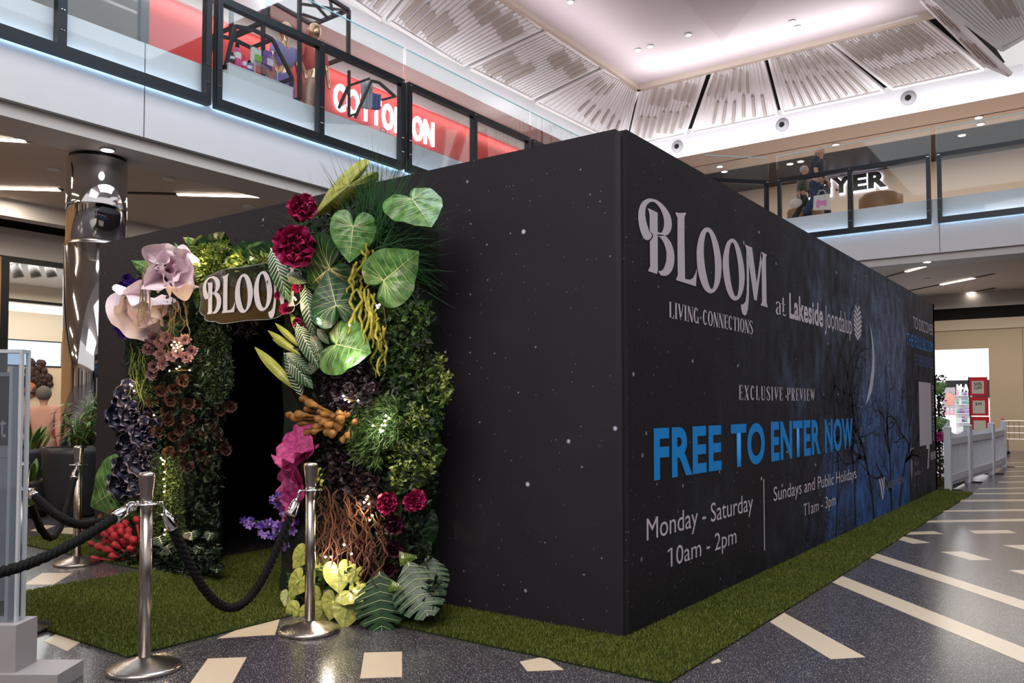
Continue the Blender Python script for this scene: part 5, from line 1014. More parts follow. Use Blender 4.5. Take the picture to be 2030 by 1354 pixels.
# ---- people
def skin(name, verts, edges, radii, mat, parent, sub=2, root=0):
    me = bpy.data.meshes.new(name); me.from_pydata(verts, edges, []); me.materials.append(mat); o = inst(me, name, parent)
    md = o.modifiers.new('skin', 'SKIN'); md.use_smooth_shade = True; md.branch_smoothing = .6
    if not me.skin_vertices: me.skin_vertices.new() if hasattr(me.skin_vertices, 'new') else None
    return o, me
def skin_obj(name, chains, mat, parent, sub=2):
    """chains: lists of (x,y,z,r); first points shared by position join up"""
    bm = bmesh.new(); lay = bm.verts.layers.skin.verify(); seen = {}
    def vert(p):
        k = tuple(round(c, 4) for c in p[:3])
        if k not in seen:
            v = bm.verts.new(p[:3]); r = p[3]; v[lay].radius = (r, p[4] if len(p) > 4 else r); v[lay].use_root = not seen; seen[k] = v
        return seen[k]
    for ch in chains:
        for a, b in zip(ch, ch[1:]):
            try: bm.edges.new((vert(a), vert(b)))
            except ValueError: pass
    me = bpy.data.meshes.new(name); bm.to_mesh(me); bm.free(); me.materials.append(mat); o = inst(me, name, parent)
    sk = o.modifiers.new('skin', 'SKIN'); sk.use_smooth_shade = True; ss = o.modifiers.new('subdivision', 'SUBSURF'); ss.levels = ss.render_levels = sub; return o
def hand(wx, wy, wz, dirv, side, r=.012):
    """a palm and five fingers hanging from a wrist point"""
    w = Vector((wx, wy, wz)); d = Vector(dirv).normalized(); s = Vector(side).normalized(); out = []; palm = w+d*.05; out.append([(*w, .024), (*palm, .03)])
    for k, l in enumerate((.07, .08, .075, .06)):
        b = palm+d*.035+s*(k-1.5)*.019; m = b+d*l*.5; e = m+(d+s.cross(d)*.5).normalized()*l*.5; out.append([(*palm, .03), (*b, .011), (*m, .0095), (*e, .008)])
    th = palm+s*.035-d*.02; out.append([(*palm, .03), (*th, .011), (*(th+d*.04+s*.01), .0095)]); return out
def walker(label, loc, rz, H, skinm, hair, top, bottom, shoes, lean=.02, stride=.22, arms=((.12, .0), (-.08, .05)), group=None, bald=False, sleeve=.5, wide=1.0):
    """figure walking towards local +x; H = standing height"""
    t = thing('person', label, 'person', loc, group, rz); k = H/1.75
    def q(x, y, z, r): return (x*k, y*k, z*k, r*k*wide)
    hip, ch, nk = (.0, 0, .93), (lean+.02, 0, 1.28), (lean+.03, 0, 1.47)
    ankF, kneF = (stride*1.0, .08, .09), (stride*.75, .09, .50); ankB, kneB = (-stride*1.25, -.08, .14), (-stride*.15, -.09, .49)
    body = [[q(*hip, .11), q(*ch, .12), q(*nk, .05), q(lean+.035, 0, 1.52, .05), q(lean+.045, 0, 1.60, .085), q(lean+.05, 0, 1.67, .092), q(lean+.04, 0, 1.735, .06)],
            [q(lean+.045, 0, 1.60, .085), q(lean+.115, 0, 1.605, .022), q(lean+.145, 0, 1.60, .014)],
            [q(lean+.045, 0, 1.60, .085), q(lean+.03, .085, 1.61, .018), q(lean+.02, .098, 1.63, .012)], [q(lean+.045, 0, 1.60, .085), q(lean+.03, -.085, 1.61, .018), q(lean+.02, -.098, 1.63, .012)]]
    shirt = [[q(*hip, .145), q(.01, 0, 1.08, .14), q(*ch, .16), q(lean+.03, 0, 1.42, .11), q(*nk, .065)]]
    sl = []
    for sd, (ex, wx_) in zip((1, -1), arms):
        sh = (lean+.02, sd*.19, 1.40); el = (lean+ex*.4-.03, sd*.245, 1.13); wr = (lean+ex*1.9+wx_, sd*.235, .92+abs(ex)*.25)
        body.append([q(*ch, .12), q(*sh, .055), q(*el, .042), q(*wr, .028)])
        body += [[(a[0]*k, a[1]*k, a[2]*k, a[3]*k) for a in c] for c in hand(*wr, (.2, 0, -1), (1, 0, 0))]
        e2 = tuple(sh[i]+(el[i]-sh[i])*(sleeve/.5 if sleeve <= .5 else 1) for i in range(3)); shirt.append([q(*ch, .16), q(*sh, .075), q(*e2, .062)]+([q(*(el[i]+(wr[i]-el[i])*.92 for i in range(3)), .045)] if sleeve > .5 else []))
    for an, kn, sd in ((ankF, kneF, 1), (ankB, kneB, -1)): body.append([q(*hip, .11), q(0, sd*.09, .86, .085), q(*kn, .055), q(*an, .04)])
    skin_obj('body', body, skinm, t); skin_obj('top', shirt, top, t)
    skin_obj('trousers', [[q(.01, 0, 1.0, .13), q(*hip, .14)]]+[[q(*hip, .14), q(0, sd*.095, .84, .105), q(*kn, .078), q(*an, .068)] for an, kn, sd in ((ankF, kneF, 1), (ankB, kneB, -1))], bottom, t)
    for an in (ankF, ankB): skin_obj('shoe', [[q(an[0]-.05, an[1], an[2]-.04, .045), q(an[0]+.06, an[1], an[2]-.05, .045), q(an[0]+.17, an[1], an[2]-.055, .035)]], shoes, t, 1)
    if not bald:
        hh = G().ball(((lean+.015)*k, 0, 1.665*k), .125*k, 14, 10, (1, .92, .95)); hh.v = [v if (v[0] < (lean+.075)*k or v[2] > 1.70*k) else ((lean+.075)*k, v[1], v[2]) for v in hh.v]; hh.obj('hair', hair, t, True)
    else: G().ball(((lean-.0)*k, 0, 1.62*k), .1*k, 12, 8, (.9, 1, .55)).obj('hair', hair, t, True)
    G().ball(((lean+.045)*k, 0, 1.635*k), .108*k, 16, 12, (.98, .82, 1.16)).obj('head', skinm, t, True)
    for sd in (1, -1): G().ball(((lean+.128)*k, sd*.034*k, 1.635*k), .012*k, 8, 6).obj('eye', DARK, t, True)
    G().box((lean+.118)*k, (lean+.132)*k, -.025*k, .025*k, 1.555*k, 1.563*k).obj('mouth', M('lip', '#9a5a50', .6), t)
    return t
SKIN = M('skin_tone', '#c79a84', .6); GREYH = M('grey_hair', '#a8a2a0', .8, var=.2, vscale=40); TEE = M('navy_tee', '#2b3142', .8, var=.15); JEAN = M('blue_jeans', '#2a3d5c', .8, var=.2, vscale=20); SHOE = M('dark_shoe', '#1e1c1c', .6)
pp = CAM+hF*12.2-cR*((1015-86)/FPX*12.2); walker('grey haired person in a peach jacket standing behind the planters, back to the camera', (pp.x, pp.y, 0), YAW+PI/2+.35, 1.62, SKIN, M('ash_hair', '#6e6862', .85, var=.3, vscale=40), M('peach_jacket', '#cf9a86', .8, var=.1), M('peach_trousers', '#b98e80', .8), SHOE, .02, .06, sleeve=.9, wide=1.1)
p = CAM+hF*13.5-cR*((1015-106)/FPX*13.5); t = thing('tub_chair', 'red rounded chair beside the person in the peach jacket', 'chair', (p.x, p.y, 0)); G().lathe([(.3, .4), (.36, .6), (.34, 1.1), (.28, 1.25), (.2, 1.28)], 24).obj('backrest', M('red_fabric', '#a3263c', .8), t, True); G().lathe([(.26, .0), (.26, .42)], 24).obj('pedestal', DARK, t, True)
# ---- planters
POT = M('charcoal_planter', '#27272b', .45, var=.15, bump=.1); SOIL = M('bark_mulch', '#7a5636', .9, var=.4, vscale=40); PLM = leafm('palm_leaf', '#35541f', '#6f8f3f', .45, 10)
def blade_leaf(g, p, d, L, w, droop=.35, n=6):
    d = Vector(d).normalized(); s = d.cross(Vector((0, 0, 1))); s = s.normalized() if s.length > .01 else Vector((1, 0, 0)); a = []; b = []
    for k in range(n+1):
        u = k/n; c = Vector(p)+d*L*u+Vector((0, 0, -droop*L*u*u)); ww = w*math.sin(PI*(.08+.9*u)); a.append(c-s*ww); b.append(c+s*ww+Vector((0, 0, 0)))
    g.band(a, b)
def planter(label, c, r, h, kind, group='dark round planters'):
    t = thing('planter', label, 'planter', (c[0], c[1], 0), group); G().lathe([(r*.62, 0), (r*.75, .05*h), (r*.92, .4*h), (r*1.0, .9*h), (r*1.0, h), (r*.93, h), (r*.93, h-.05)], 40).obj('pot', POT, t, True)
    G().lathe([(r*.94, h-.05), (r*.5, h-.02), (.01, h-.01)], 24).obj('mulch', SOIL, t, True); rr = random.Random(int(r*1000+h*10))
    if kind == 'palm':
        for s in range(9):
            a = rr.uniform(0, 6.28); x, y = rr.uniform(0, .12)*math.cos(a), rr.uniform(0, .12)*math.sin(a); top = Vector((x*3, y*3, h+rr.uniform(.25, .62))); G().tube([(x, y, h-.03), (x*2, y*2, h+.2), top], [.014, .011, .006], 6).obj('stem', STEM, t, True)
            for j in range(16):
                f_ = rr.uniform(.25, 1); p = Vector((x, y, h)).lerp(top, f_); an = rr.uniform(0, 6.28); g = G(); blade_leaf(g, p, (math.cos(an), math.sin(an), rr.uniform(.1, .8)), rr.uniform(.18, .34), .018, .5); g.obj('leaf', PLM, t)
    else:
        for j in range(26):
            an = rr.uniform(0, 6.28); R_ = rr.uniform(0, .7)*r; g = G(); blade_leaf(g, (R_*math.cos(an), R_*math.sin(an), h-.04), (math.cos(an)*.5, math.sin(an)*.5, 1.2), rr.uniform(.3, .5), .04, .25); g.obj('leaf', leafm('strap_leaf', '#2b4d1c', '#5d8432', .4, 8), t)
    return t
p1 = CAM+hF*10.25-cR*((1015-152)/FPX*10.25); planter('large charcoal planter with a feathery palm beside the box', p1, .37, .85, 'palm')
p2 = CAM+hF*11.0-cR*((1015-52)/FPX*11.0); planter('charcoal planter with broad strap leaves left of the palm planter', p2, .38, .8, 'strap')
p3 = CAM+hF*10.2-cR*((1015-62)/FPX*10.2); planter('low dark planter with arching leaves in front of the strap leaf planter', p3, .27, .45, 'strap')

# ================================================================== UPPER LEFT STORE
XRD = -11.3; REDW = M('red_wall', '#b32a26', .5, var=.06); ZU = ZF1
struct('wall_upper_left', G().box(XRD-.15, XRD, 3.55, 22, ZU, 8.9), REDW); struct('trim_12', G().box(XRD-.05, XRD+.06, 3.55, 22, 8.7, 8.94), M('cove_white', '#ddd4cf', .5))
w2 = G().box(XRD-.08, XRD+.02, 3.4, 3.55, ZU, 8.9).box(XRD-.08, XRD, -8, 3.4, 8.75, 8.9).box(XRD-.08, XRD, -1, -.9, ZU, 8.9); win2 = struct('window_2', w2, MATS['shopfront_black']); G().box(XRD-.05, XRD-.04, -8, 3.4, ZU, 8.75).obj('window_glass', GLASS, win2)
struct('wall_upper_store_rear', G().box(-15.2, -15, -8, 3.5, ZU, 8.95), M('store_grey', '#a9a6a2', .6))
sign = thing('store_sign', 'glowing white name letters on the red upper store front', 'sign', (XRD+.02, 7.81, 7.83))
GLOW = ME('sign_glow', '#fbf4ff', 3.2)
sg1 = hitX(661, 162, XRD+.05); z0s, z1s = hitX(661, 214, XRD+.05).z, sg1.z; ye = hitX(863, 285, XRD+.05).y
x_ = sg1.y; tot = ye-sg1.y; letters = [('C', .115), ('O', .125), ('T', .1), ('T', .1), ('O', .125), ('N', .125), (' ', .055), ('O', .125), ('N', .125)]
for ch, w_ in letters:
    if ch != ' ': fit_text(ch, (.03, x_-7.81, z0s-7.83), (0, 1, 0), (0, 0, 1), tot*w_*.86, z1s-z0s, GLOW, sign, 'lettering', .03, 1, .02)
    x_ += tot*w_
l = bpy.data.lights.new('sign_halo', 'AREA'); l.shape = 'RECTANGLE'; l.size = 3.4; l.size_y = .5; l.energy = 9; l.color = (.72, .6, 1); lo = bpy.data.objects.new('sign_halo', l); COL.objects.link(lo); lo.location = (.25, 1.7, .3); lo.rotation_euler = (0, -PI/2, 0); lo.parent = sign; lo.rotation_euler = Vector((-1, 0, 0)).to_track_quat('-Z', 'Y').to_euler()
GRY = M('display_rod', '#232a31', .4, .4); WPL = M('white_plinth', '#dfe6ee', .4)
def rods(name, label, cat, segs, x0, depth, r=.025, px_=None):
    o0 = hitX(*segs[0][0], x0); t = thing(name, label, cat, tuple(o0))
    for s in segs:
        a, b = hitX(*s[0], x0)-o0, hitX(*s[1], x0)-o0; G().bar(a, b, r*2, r*2).obj('rod', GRY, t)
        if depth:
            dv = Vector((-depth, 0, 0)); G().bar(a+dv, b+dv, r*2, r*2).obj('rod', GRY, t); G().bar(a, a+dv, r*2, r*2).obj('rod', GRY, t)
    return t
b0 = hitX(450, 128, -8.7); b1 = hitX(577, 176, -8.7); t = thing('display_plinth', 'low white plinth under the geometric bottle display', 'plinth', (-8.7, b0.y, ZU)); G().box(-.7, .05, 0, b1.y-b0.y, 0, b0.z-ZU).obj('body', WPL, t); G().box(-.71, .06, -.01, b1.y-b0.y+.01, b0.z-ZU, b0.z-ZU+.015).obj('top', WPL, t)
zp = b0.z+.016
rods('geometric_frame', 'black hexagonal rod frame around the bottles and pouches', 'display frame', [((447, 132), (466, 52)), ((466, 52), (500, 58)), ((540, 78), (580, 156)), ((580, 156), (573, 186)), ((500, 58), (540, 78)), ((447, 132), (455, 143))], -8.72, .55)
def bottle(label, x, y0, y1, rpx, prof, mat, capm, group):
    b = hitX(x, y1, -8.95); b.z = max(b.z, zp); tp = hitX(x, y0, -8.95); s = pxs(b); H = tp.z-b.z; t = thing('bottle', label, 'bottle', tuple(b), group); R = rpx*s
    G().lathe([(R*.9, 0), (R, .05*H), (R, .62*H), (R*.6, .74*H), (R*.45, .78*H)], 18).obj('body', mat, t, True); G().lathe([(R*.5, .78*H), (R*.55, .8*H), (R*.5, .93*H), (R*.25, H)], 14).obj('cap', capm, t, True); G().lathe([(R*1.01, .3*H), (R*1.01, .55*H)], 18, cap=False).obj('label_band', M('label_white', '#e8dfe6', .6), t)
bottle('tall pink bottle with black cap inside the hexagonal frame', 470, 84, 132, 7.5, 0, M('pink_plastic', '#d94f8e', .35), DARK, 'bottles in the display'); bottle('hot pink tube shaped bottle beside a blue one', 484, 108, 141, 5, 0, M('hot_pink_plastic', '#e8186e', .35), MATS['hot_pink_plastic'], 'bottles in the display'); bottle('blue bottle right of the hot pink one', 494, 119, 146, 6, 0, M('blue_plastic', '#2a62b0', .35), DARK, 'bottles in the display'); bottle('small dark jar at the left of the bottle display', 460, 104, 124, 5, 0, M('dark_jar', '#41353a', .3), DARK, 'bottles in the display')
for lab, x0_, x1_, y0, y1, c1, c2 in (('white and green pouch inside the hexagonal frame', 497, 518, 90, 124, '#dfe6e2', '#8cc24a'), ('purple and white pouch inside the hexagonal frame', 521, 540, 96, 134, '#6d4a9c', '#d9d6ea')):
    a = hitX(x0_, y1, -9.1); b = hitX(x1_, y1+6, -9.1); tp = hitX(x0_, y0, -9.1); t = thing('pouch', lab, 'pouch', (a.x, a.y, a.z), 'snack pouches'); w_ = b.y-a.y; h_ = tp.z-a.z
    G().grid(lambda u, v: (.07*math.sin(PI*u)*math.sin(PI*min(1, v*1.15)), u*w_, v*h_), 6, 6).obj('front', M('pouch'+c1, c1, .35), t, True); G().box(-.01, .0, 0, w_, 0, h_).obj('back', MATS['pouch'+c1], t); G().box(.055, .075, w_*.2, w_*.8, h_*.15, h_*.5).obj('label_band', M('pouch'+c2, c2, .5), t)
a = hitX(505, 152, -8.85); b = hitX(550, 168, -8.85); t = thing('acrylic_box', 'empty clear acrylic box on the bottle display', 'box', (a.x, a.y, zp)); G().box(-.3, 0, 0, b.y-a.y, 0, .28).obj('walls', MG('display_acrylic', '#f2f2f6', .88), t)
for q in ((0, 0), (0, 1), (-.3, 0), (-.3, 1)): G().box(q[0]-.006, q[0]+.006, q[1]*(b.y-a.y)-.006, q[1]*(b.y-a.y)+.006, 0, .28).obj('edge', ACE, t)
rods('rod_cube', 'tall open rod cube of dark rods over the gold mannequins', 'display frame', [((594, 196), (594, -14)), ((691, 112), (691, 20)), ((691, 20), (594, -40)), ((531, 40), (531, -40))], -8.95, 1.0, .03)
rods('rod_truss', 'crossed truss rods on top of the cube frame', 'display frame', [((600, 8), (690, 22)), ((610, -8), (650, 36)), ((600, 28), (640, 42)), ((640, 42), (691, 22)), ((655, 2), (660, 32))], -9.2, 0, .02)
GOLD = M('gold_mirror', '#c9a98c', .25, 1)
def mannequin(label, px, ytop, xw, topm, lowm):
    p = hitX(px, ytop, xw); H = p.z-ZU-.02; t = thing('mannequin', label, 'mannequin', (p.x, p.y, ZU), 'gold headed mannequins'); k = H/1.8
    def q(x, y, z, r): return (x*k, y*k, z*k, r*k)
    skin_obj('body', [[q(0, 0, .95, .1), q(0, 0, 1.25, .1), q(0, 0, 1.48, .045), q(0, 0, 1.58, .075), q(.01, 0, 1.68, .09), q(0, 0, 1.76, .06)]]+[[q(0, 0, 1.25, .1), q(0, s*.19, 1.42, .05), q(0, s*.25, 1.15, .04), q(.08, s*.22, .95, .03), q(.1, s*.22, .85, .02)] for s in (-1, 1)]+[[q(0, 0, .95, .1), q(0, s*.09, .85, .08), q(0, s*.1, .5, .055), q(0, s*.1, .1, .04), q(.1, s*.1, .04, .03)] for s in (-1, 1)], GOLD, t)
    skin_obj('top', [[q(0, 0, 1.0, .14), q(0, 0, 1.25, .145), q(0, 0, 1.42, .09)]]+[[q(0, 0, 1.25, .145), q(0, s*.19, 1.41, .065), q(0, s*.24, 1.2, .055)] for s in (-1, 1)], topm, t)
    skin_obj('trousers', [[q(0, 0, 1.0, .13), q(0, 0, .92, .14)]]+[[q(0, 0, .92, .14), q(0, s*.1, .8, .1), q(0, s*.1, .45, .08), q(0, s*.1, .15, .08)] for s in (-1, 1)], lowm, t)
    G().ball((.012*k, 0, 1.655*k), .112*k, 16, 12, (1, .82, 1.15)).obj('head', GOLD, t, True); G().lathe([(.2, 0), (.2, .02)], 24).obj('base', CHROME, t)
mannequin('gold mannequin in lilac clothes behind the hexagonal frame', 565, 40, -9.4, M('lilac_top', '#8d86c0', .7), M('lilac_skirt', '#7c6fb2', .7)); mannequin('gold mannequin in a coral top and sequin trousers', 622, 42, -9.4, M('coral_top', '#d0564c', .6), M('sequin_gold', '#b89a86', .25, .9, bump=.8, bscale=90))
rods('geometric_frame', 'black triangular rod frame in front of the glowing letters', 'display frame', [((692, 140), (692, 230)), ((704, 233), (736, 160)), ((692, 170), (732, 156)), ((752, 164), (784, 192)), ((758, 198), (784, 191)), ((692, 230), (706, 226)), ((672, 214), (690, 172)), ((736, 160), (752, 164))], -8.75, 0, .022)
b0 = hitX(700, 228, -8.75); b1 = hitX(783, 262, -8.75); t = thing('display_plinth', 'white plinth under the triangular rod frame', 'plinth', (-8.75, b0.y, ZU)); G().box(-.7, .05, 0, b1.y-b0.y, 0, .22).obj('body', WPL, t); G().box(-.71, .06, -.01, b1.y-b0.y+.01, .22, .235).obj('top', WPL, t)
def garment(label, pts, xw, mat, name='hanging_garment'):
    P = [hitX(*p, xw) for p in pts]; o0 = P[0]; t = thing(name, label, 'clothing', tuple(o0), 'garments in the rod frame'); a = [p-o0 for p in P]; n_ = 8
    def fn(u, v): 
        c = a[0].lerp(a[1], u).lerp(a[3].lerp(a[2], u), v); return c+Vector((.05*math.sin(u*14), 0, 0))
    G().grid(fn, 16, 4).obj('front', mat, t, True); G().grid(lambda u, v: fn(u, v)+Vector((-.05, 0, 0)), 16, 4).obj('back', mat, t, True)
garment('silvery grey garment hanging in the triangular rod frame', [(718, 160), (736, 166), (734, 216), (720, 212)], -8.95, M('silver_cloth', '#c5ccd8', .5, .1)); garment('blue jeans hanging in the triangular rod frame', [(737, 184), (752, 188), (751, 218), (737, 214)], -8.95, M('light_jeans', '#3f6aa8', .7, var=.2, vscale=20))
p = hitX(755, 245, -8.8); q = hitX(775, 252, -8.8); t = thing('handbag', 'small grey green handbag on the white plinth', 'bag', (p.x, p.y, ZU+.236)); s = q.y-p.y; G().box(-.15, 0, 0, s, 0, .2).obj('body', M('bag_grey', '#6e7c80', .5), t); G().tube([(-.07, s*.2, .2), (-.07, s*.3, .3), (-.07, s*.7, .3), (-.07, s*.8, .2)], .012, 6).obj('handle', DARK, t, True)
# ================================================================== UPPER RIGHT GALLERY
YW = 24.0
GALW = M('gallery_wall', '#b6a798', .55, var=.03); struct('wall_upper_right', G().box(-14, 14, YW, YW+.2, ZU, 8.96), GALW)
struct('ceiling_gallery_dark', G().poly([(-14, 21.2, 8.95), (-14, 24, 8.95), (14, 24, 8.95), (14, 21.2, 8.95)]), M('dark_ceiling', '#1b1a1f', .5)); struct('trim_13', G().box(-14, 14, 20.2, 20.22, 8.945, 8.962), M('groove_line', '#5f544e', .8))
for i, (x, y) in enumerate([(1657, 287), (1587, 320), (1566, 325), (1427, 330), (1940, 233), (1907, 268), (1436, 340), (1944, 246)]):  # mix of real downlights and lamp reflections in the glass, all built as discs
    disc_thing('gallery_glow_disc', 'small glowing disc in the dark upper gallery ceiling', 'downlight', hitZ(x, y, 8.94), .09, DL, 'upper gallery downlights')
sg2 = thing('store_sign', 'halo lit black letters on the pale upper wall', 'sign', (0, YW, 0)); xs0, xs1 = hitY(1604, 400, YW-.1).x, hitY(1762, 366, YW-.1).x; zb_ = hitY(1740, 371, YW-.1).z; zt2 = hitY(1740, 341, YW-.1).z
bl = M('sign_black', '#141316', .4); hl = ME('sign_halo_glow', '#e6e2ff', 2.2)
wl = (xs1-xs0); cw = [('M', .31), ('Y', .25), ('E', .2), ('R', .24)]; x_ = xs0
for ch, w_ in cw:
    fit_text(ch, (x_, -.16, zb_), (1, 0, 0), (0, 0, 1), wl*w_*.93, zt2-zb_, bl, sg2, 'lettering', .05, 1, .03); h_ = fit_text(ch, (x_-.02, -.05, zb_-.02), (1, 0, 0), (0, 0, 1), wl*w_*.93+.04, zt2-zb_+.04, hl, sg2, 'halo', .08); G().box(x_+.1, x_+.14, -.16, 0, zb_+.1, zb_+.14).obj('standoff', bl, sg2); x_ += wl*w_
TANL = M('tan_leather', '#8d6a4e', .45, var=.1)
def tub(label, x0, x1, ytop, yw):
    a, b = hitY(x0, ytop, yw), hitY(x1, ytop, yw); w_ = b.x-a.x; H = (a.z+b.z)/2-ZU; c = ((a.x+b.x)/2, yw, ZU); t = thing('ottoman', label, 'seat', c, 'tan tub seats')
    G().lathe([(w_/2-.06, .08), (w_/2, .15), (w_/2, H-.1), (w_/2-.03, H-.03), (w_/2-.1, H), (w_/2-.16, H-.03), (w_/2-.18, H-.3)], 36).obj('shell', TANL, t, True); G().lathe([(w_/2-.16, .1), (w_/2-.16, H-.32), (.02, H-.3)], 36).obj('cushion', M('tan_cushion', '#7a5a42', .6), t, True); G().lathe([(w_/2-.1, 0), (w_/2-.1, .09)], 24).obj('plinth', DARK, t)
tub('large tan rounded seat below the black letters', 1703, 1790, 385, 18.6); tub('tan rounded seat behind the walking people', 1562, 1642, 412, 18.9)
man = walker('bald man in navy T-shirt and jeans walking right with a white tote bag', (-3.73, 17.35, ZU), 0, 1.86, SKIN, GREYH, TEE, JEAN, SHOE, .05, .24, ((.10, -.02), (.06, 0)), bald=True, sleeve=.42, wide=1.2)
walker('grey haired woman in an olive jacket walking beside the bald man', (-4.22, 17.75, ZU), 0, 1.55, SKIN, GREYH, M('olive_jacket', '#4e5148', .8, var=.15), M('dark_trousers', '#2c2d2e', .8), SHOE, .05, .22, ((.1, 0), (-.05, 0)), sleeve=.9, wide=1.15)
tb = hitY(1617, 412, 17.1); t = thing('tote_bag', 'white tote bag with a pink print carried by the bald man', 'bag', (tb.x-.05, 17.08, tb.z-.1)); G().hexa([(0, -.04, .04), (.42, -.04, 0), (.42, .05, 0), (0, .05, .04)], [(.02, -.03, .40), (.40, -.03, .40), (.40, .03, .40), (.02, .03, .40)]).obj('body', M('canvas_white', '#dcd6d2', .8), t); G().poly([(.08, -.041, .1), (.14, -.041, .06), (.18, -.041, .13), (.26, -.041, .13), (.3, -.041, .07), (.34, -.041, .16), (.32, -.039, .26), (.2, -.039, .24), (.12, -.039, .3), (.08, -.039, .22)]).obj('pink_print', M('pink_print', '#e58ab8', .7), t)
for y in (-.02, .02): G().tube([(.1, y, .4), (.16, y, .52), (.26, y, .52), (.32, y, .4)], .008, 6).obj('handle', MATS['canvas_white'], t, True)
tb = hitY(1578, 405, 17.5); t = thing('shoulder_bag', 'pale bag at the hip of the grey haired woman', 'bag', (tb.x-.16, 17.45, tb.z-.1)); G().ball((.16, 0, .12), .16, 14, 8, (1.1, .4, .8)).obj('body', M('bag_cream', '#cfc6bc', .7), t, True); G().tube([(.05, 0, .2), (.2, .1, .75), (.28, 0, .2)], .01, 6).obj('strap', MATS['bag_cream'], t)
pl = Vector((-6.35, 16.75, ZU)); t = thing('gallery_plant', 'spiky green plant behind the angled balustrade', 'plant', tuple(pl)); G().lathe([(.25, 0), (.32, .7), (.29, .7)], 24).obj('pot', POT, t, True); rr = random.Random(2); ztp = hitY(1432, 345, 16.75).z-ZU
for j in range(34):
    an = rr.uniform(0, 6.28); g = G(); blade_leaf(g, (0, 0, ztp-.5), (math.cos(an), math.sin(an), rr.uniform(.3, 1.6)), rr.uniform(.4, .6), .025, .35); g.obj('leaf', leafm('yucca_leaf', '#4b6a30', '#86a05a', .45, 8), t)
G().tube([(0, 0, .7), (0, 0, ztp-.45)], .04, 8).obj('trunk', ROOT, t, True)
# lit store behind the angled corner
wp = hitY(1455, 400, YW-.02); t = thing('white_display', 'pale louvred display behind the angled balustrade', 'display', (wp.x, YW-.1, ZU)); G().box(-.9, .7, -.3, 0, 0, 2.2).obj('cabinet', WPL, t)
for k in range(5): G().box(-.85, .65, -.33, -.3, .5+k*.32, .7+k*.32).obj('louvre', WHITE, t)
struct('wall_upper_end', G().box(3.4, 3.6, 14.5, 24, ZU, 8.95), M('peach_wall', '#b98f7a', .6))
# ================================================================== LOWER RIGHT: wall, cosmetics store, fence, sale sign, trolley
YB2 = 25.0; xo = hitY(1962, 800, YB2).x; zo = hitY(1950, 690, YB2).z; zg0, zg1 = hitY(1900, 634, YB2).z, hitY(1900, 611, YB2).z
struct('wall_right_lower', G().box(xo, 14, YB2, YB2+.2, 0, zg0), BEIGE); struct('wall_right_header', G().box(-14, xo, YB2, YB2+.2, zo, zg0), BEIGE); struct('trim_14', G().box(-14, 14, YB2+.05, YB2+.2, zg0, zg1), DARK); struct('trim_15', G().box(-14, 14, YB2-.02, YB2+.2, zg1, 4.9), WHITE2)
zl = hitY(1900, 655, YB2).z; struct('trim_16', G().box(-14, 14, YB2-.05, YB2, zl, zg0-.01), M('beige_light', '#cbb8a2', .55)); struct('trim_17', G().box(xo+.9, xo+.91, YB2-.006, YB2, 0, zl), MATS['groove_line'])
struct('wall_right_rest', G().box(-14, -5, YB2, YB2+.2, 0, zo), BEIGE)
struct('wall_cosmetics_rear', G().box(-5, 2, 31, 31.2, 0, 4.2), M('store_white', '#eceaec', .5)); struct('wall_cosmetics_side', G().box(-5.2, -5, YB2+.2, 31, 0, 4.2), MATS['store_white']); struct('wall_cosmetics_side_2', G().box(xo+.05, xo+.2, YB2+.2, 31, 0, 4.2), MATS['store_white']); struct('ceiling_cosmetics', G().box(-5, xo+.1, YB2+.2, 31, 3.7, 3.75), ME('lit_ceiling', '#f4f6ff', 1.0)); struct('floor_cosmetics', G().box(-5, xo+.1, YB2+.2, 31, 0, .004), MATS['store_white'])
a = hitY(1875, 757, 30.8); b = hitY(1962, 775, 30.8); t = thing('brand_panel', 'black sign band with white letters in the cosmetics store', 'sign', (a.x, 30.8, b.z)); G().box(0, b.x-a.x, 0, .2, -.25, a.z-b.z+.05).obj('band', DARK, t)
m0 = hitY(1896, 762, 30.75); fit_text('M·A·C', (m0.x-a.x, -.03, -.02), (1, 0, 0), (0, 0, 1), .62, a.z-b.z-.08, ME('brand_glow', '#ffffff', 2), t, 'lettering', .05)
a = hitY(1868, 832, 29.5); b = hitY(1893, 768, 29.5); t = thing('beauty_poster', 'backlit beauty poster with a face in the cosmetics store', 'poster', (a.x, 29.5, 0)); w_, h0, h1 = b.x-a.x, a.z, b.z; G().box(0, w_, 0, .08, h0, h1).obj('panel', ME('poster_backlight', '#e0d2de', .45), t); G().ball((w_*.6, -.01, (h0+h1)/2+.15), .2, 14, 10, (.85, .1, 1.2)).obj('face', M('poster_face', '#b07c6c', .6), t, True); G().box(w_*.3, w_*.7, .02, .06, 0, h0).obj('stand', DARK, t); G().ball((w_*.62, .02, (h0+h1)/2+.27), .25, 14, 10, (1, .1, .9)).obj('hair', M('poster_dark_hair', '#2a1d22', .7), t, True)
a = hitY(1893, 850, 27); b = hitY(1925, 785, 27); t = thing('product_shelf', 'white shelf unit of small cosmetics', 'shelf', (a.x, 27, 0)); w_ = b.x-a.x; G().box(0, w_, .25, .3, 0, b.z).obj('back_panel', MATS['store_white'], t)
for k in range(6): G().box(0, w_, 0, .3, .2+k*.3, .22+k*.3).obj('shelf_board', MATS['store_white'], t)
pc = [M('product_%d' % i, c, .4) for i, c in enumerate(('#49a884', '#b08ac8', '#e8a0b0', '#d8e8e0', '#6cb0a0', '#8a4fa0'))]; rr = random.Random(8)
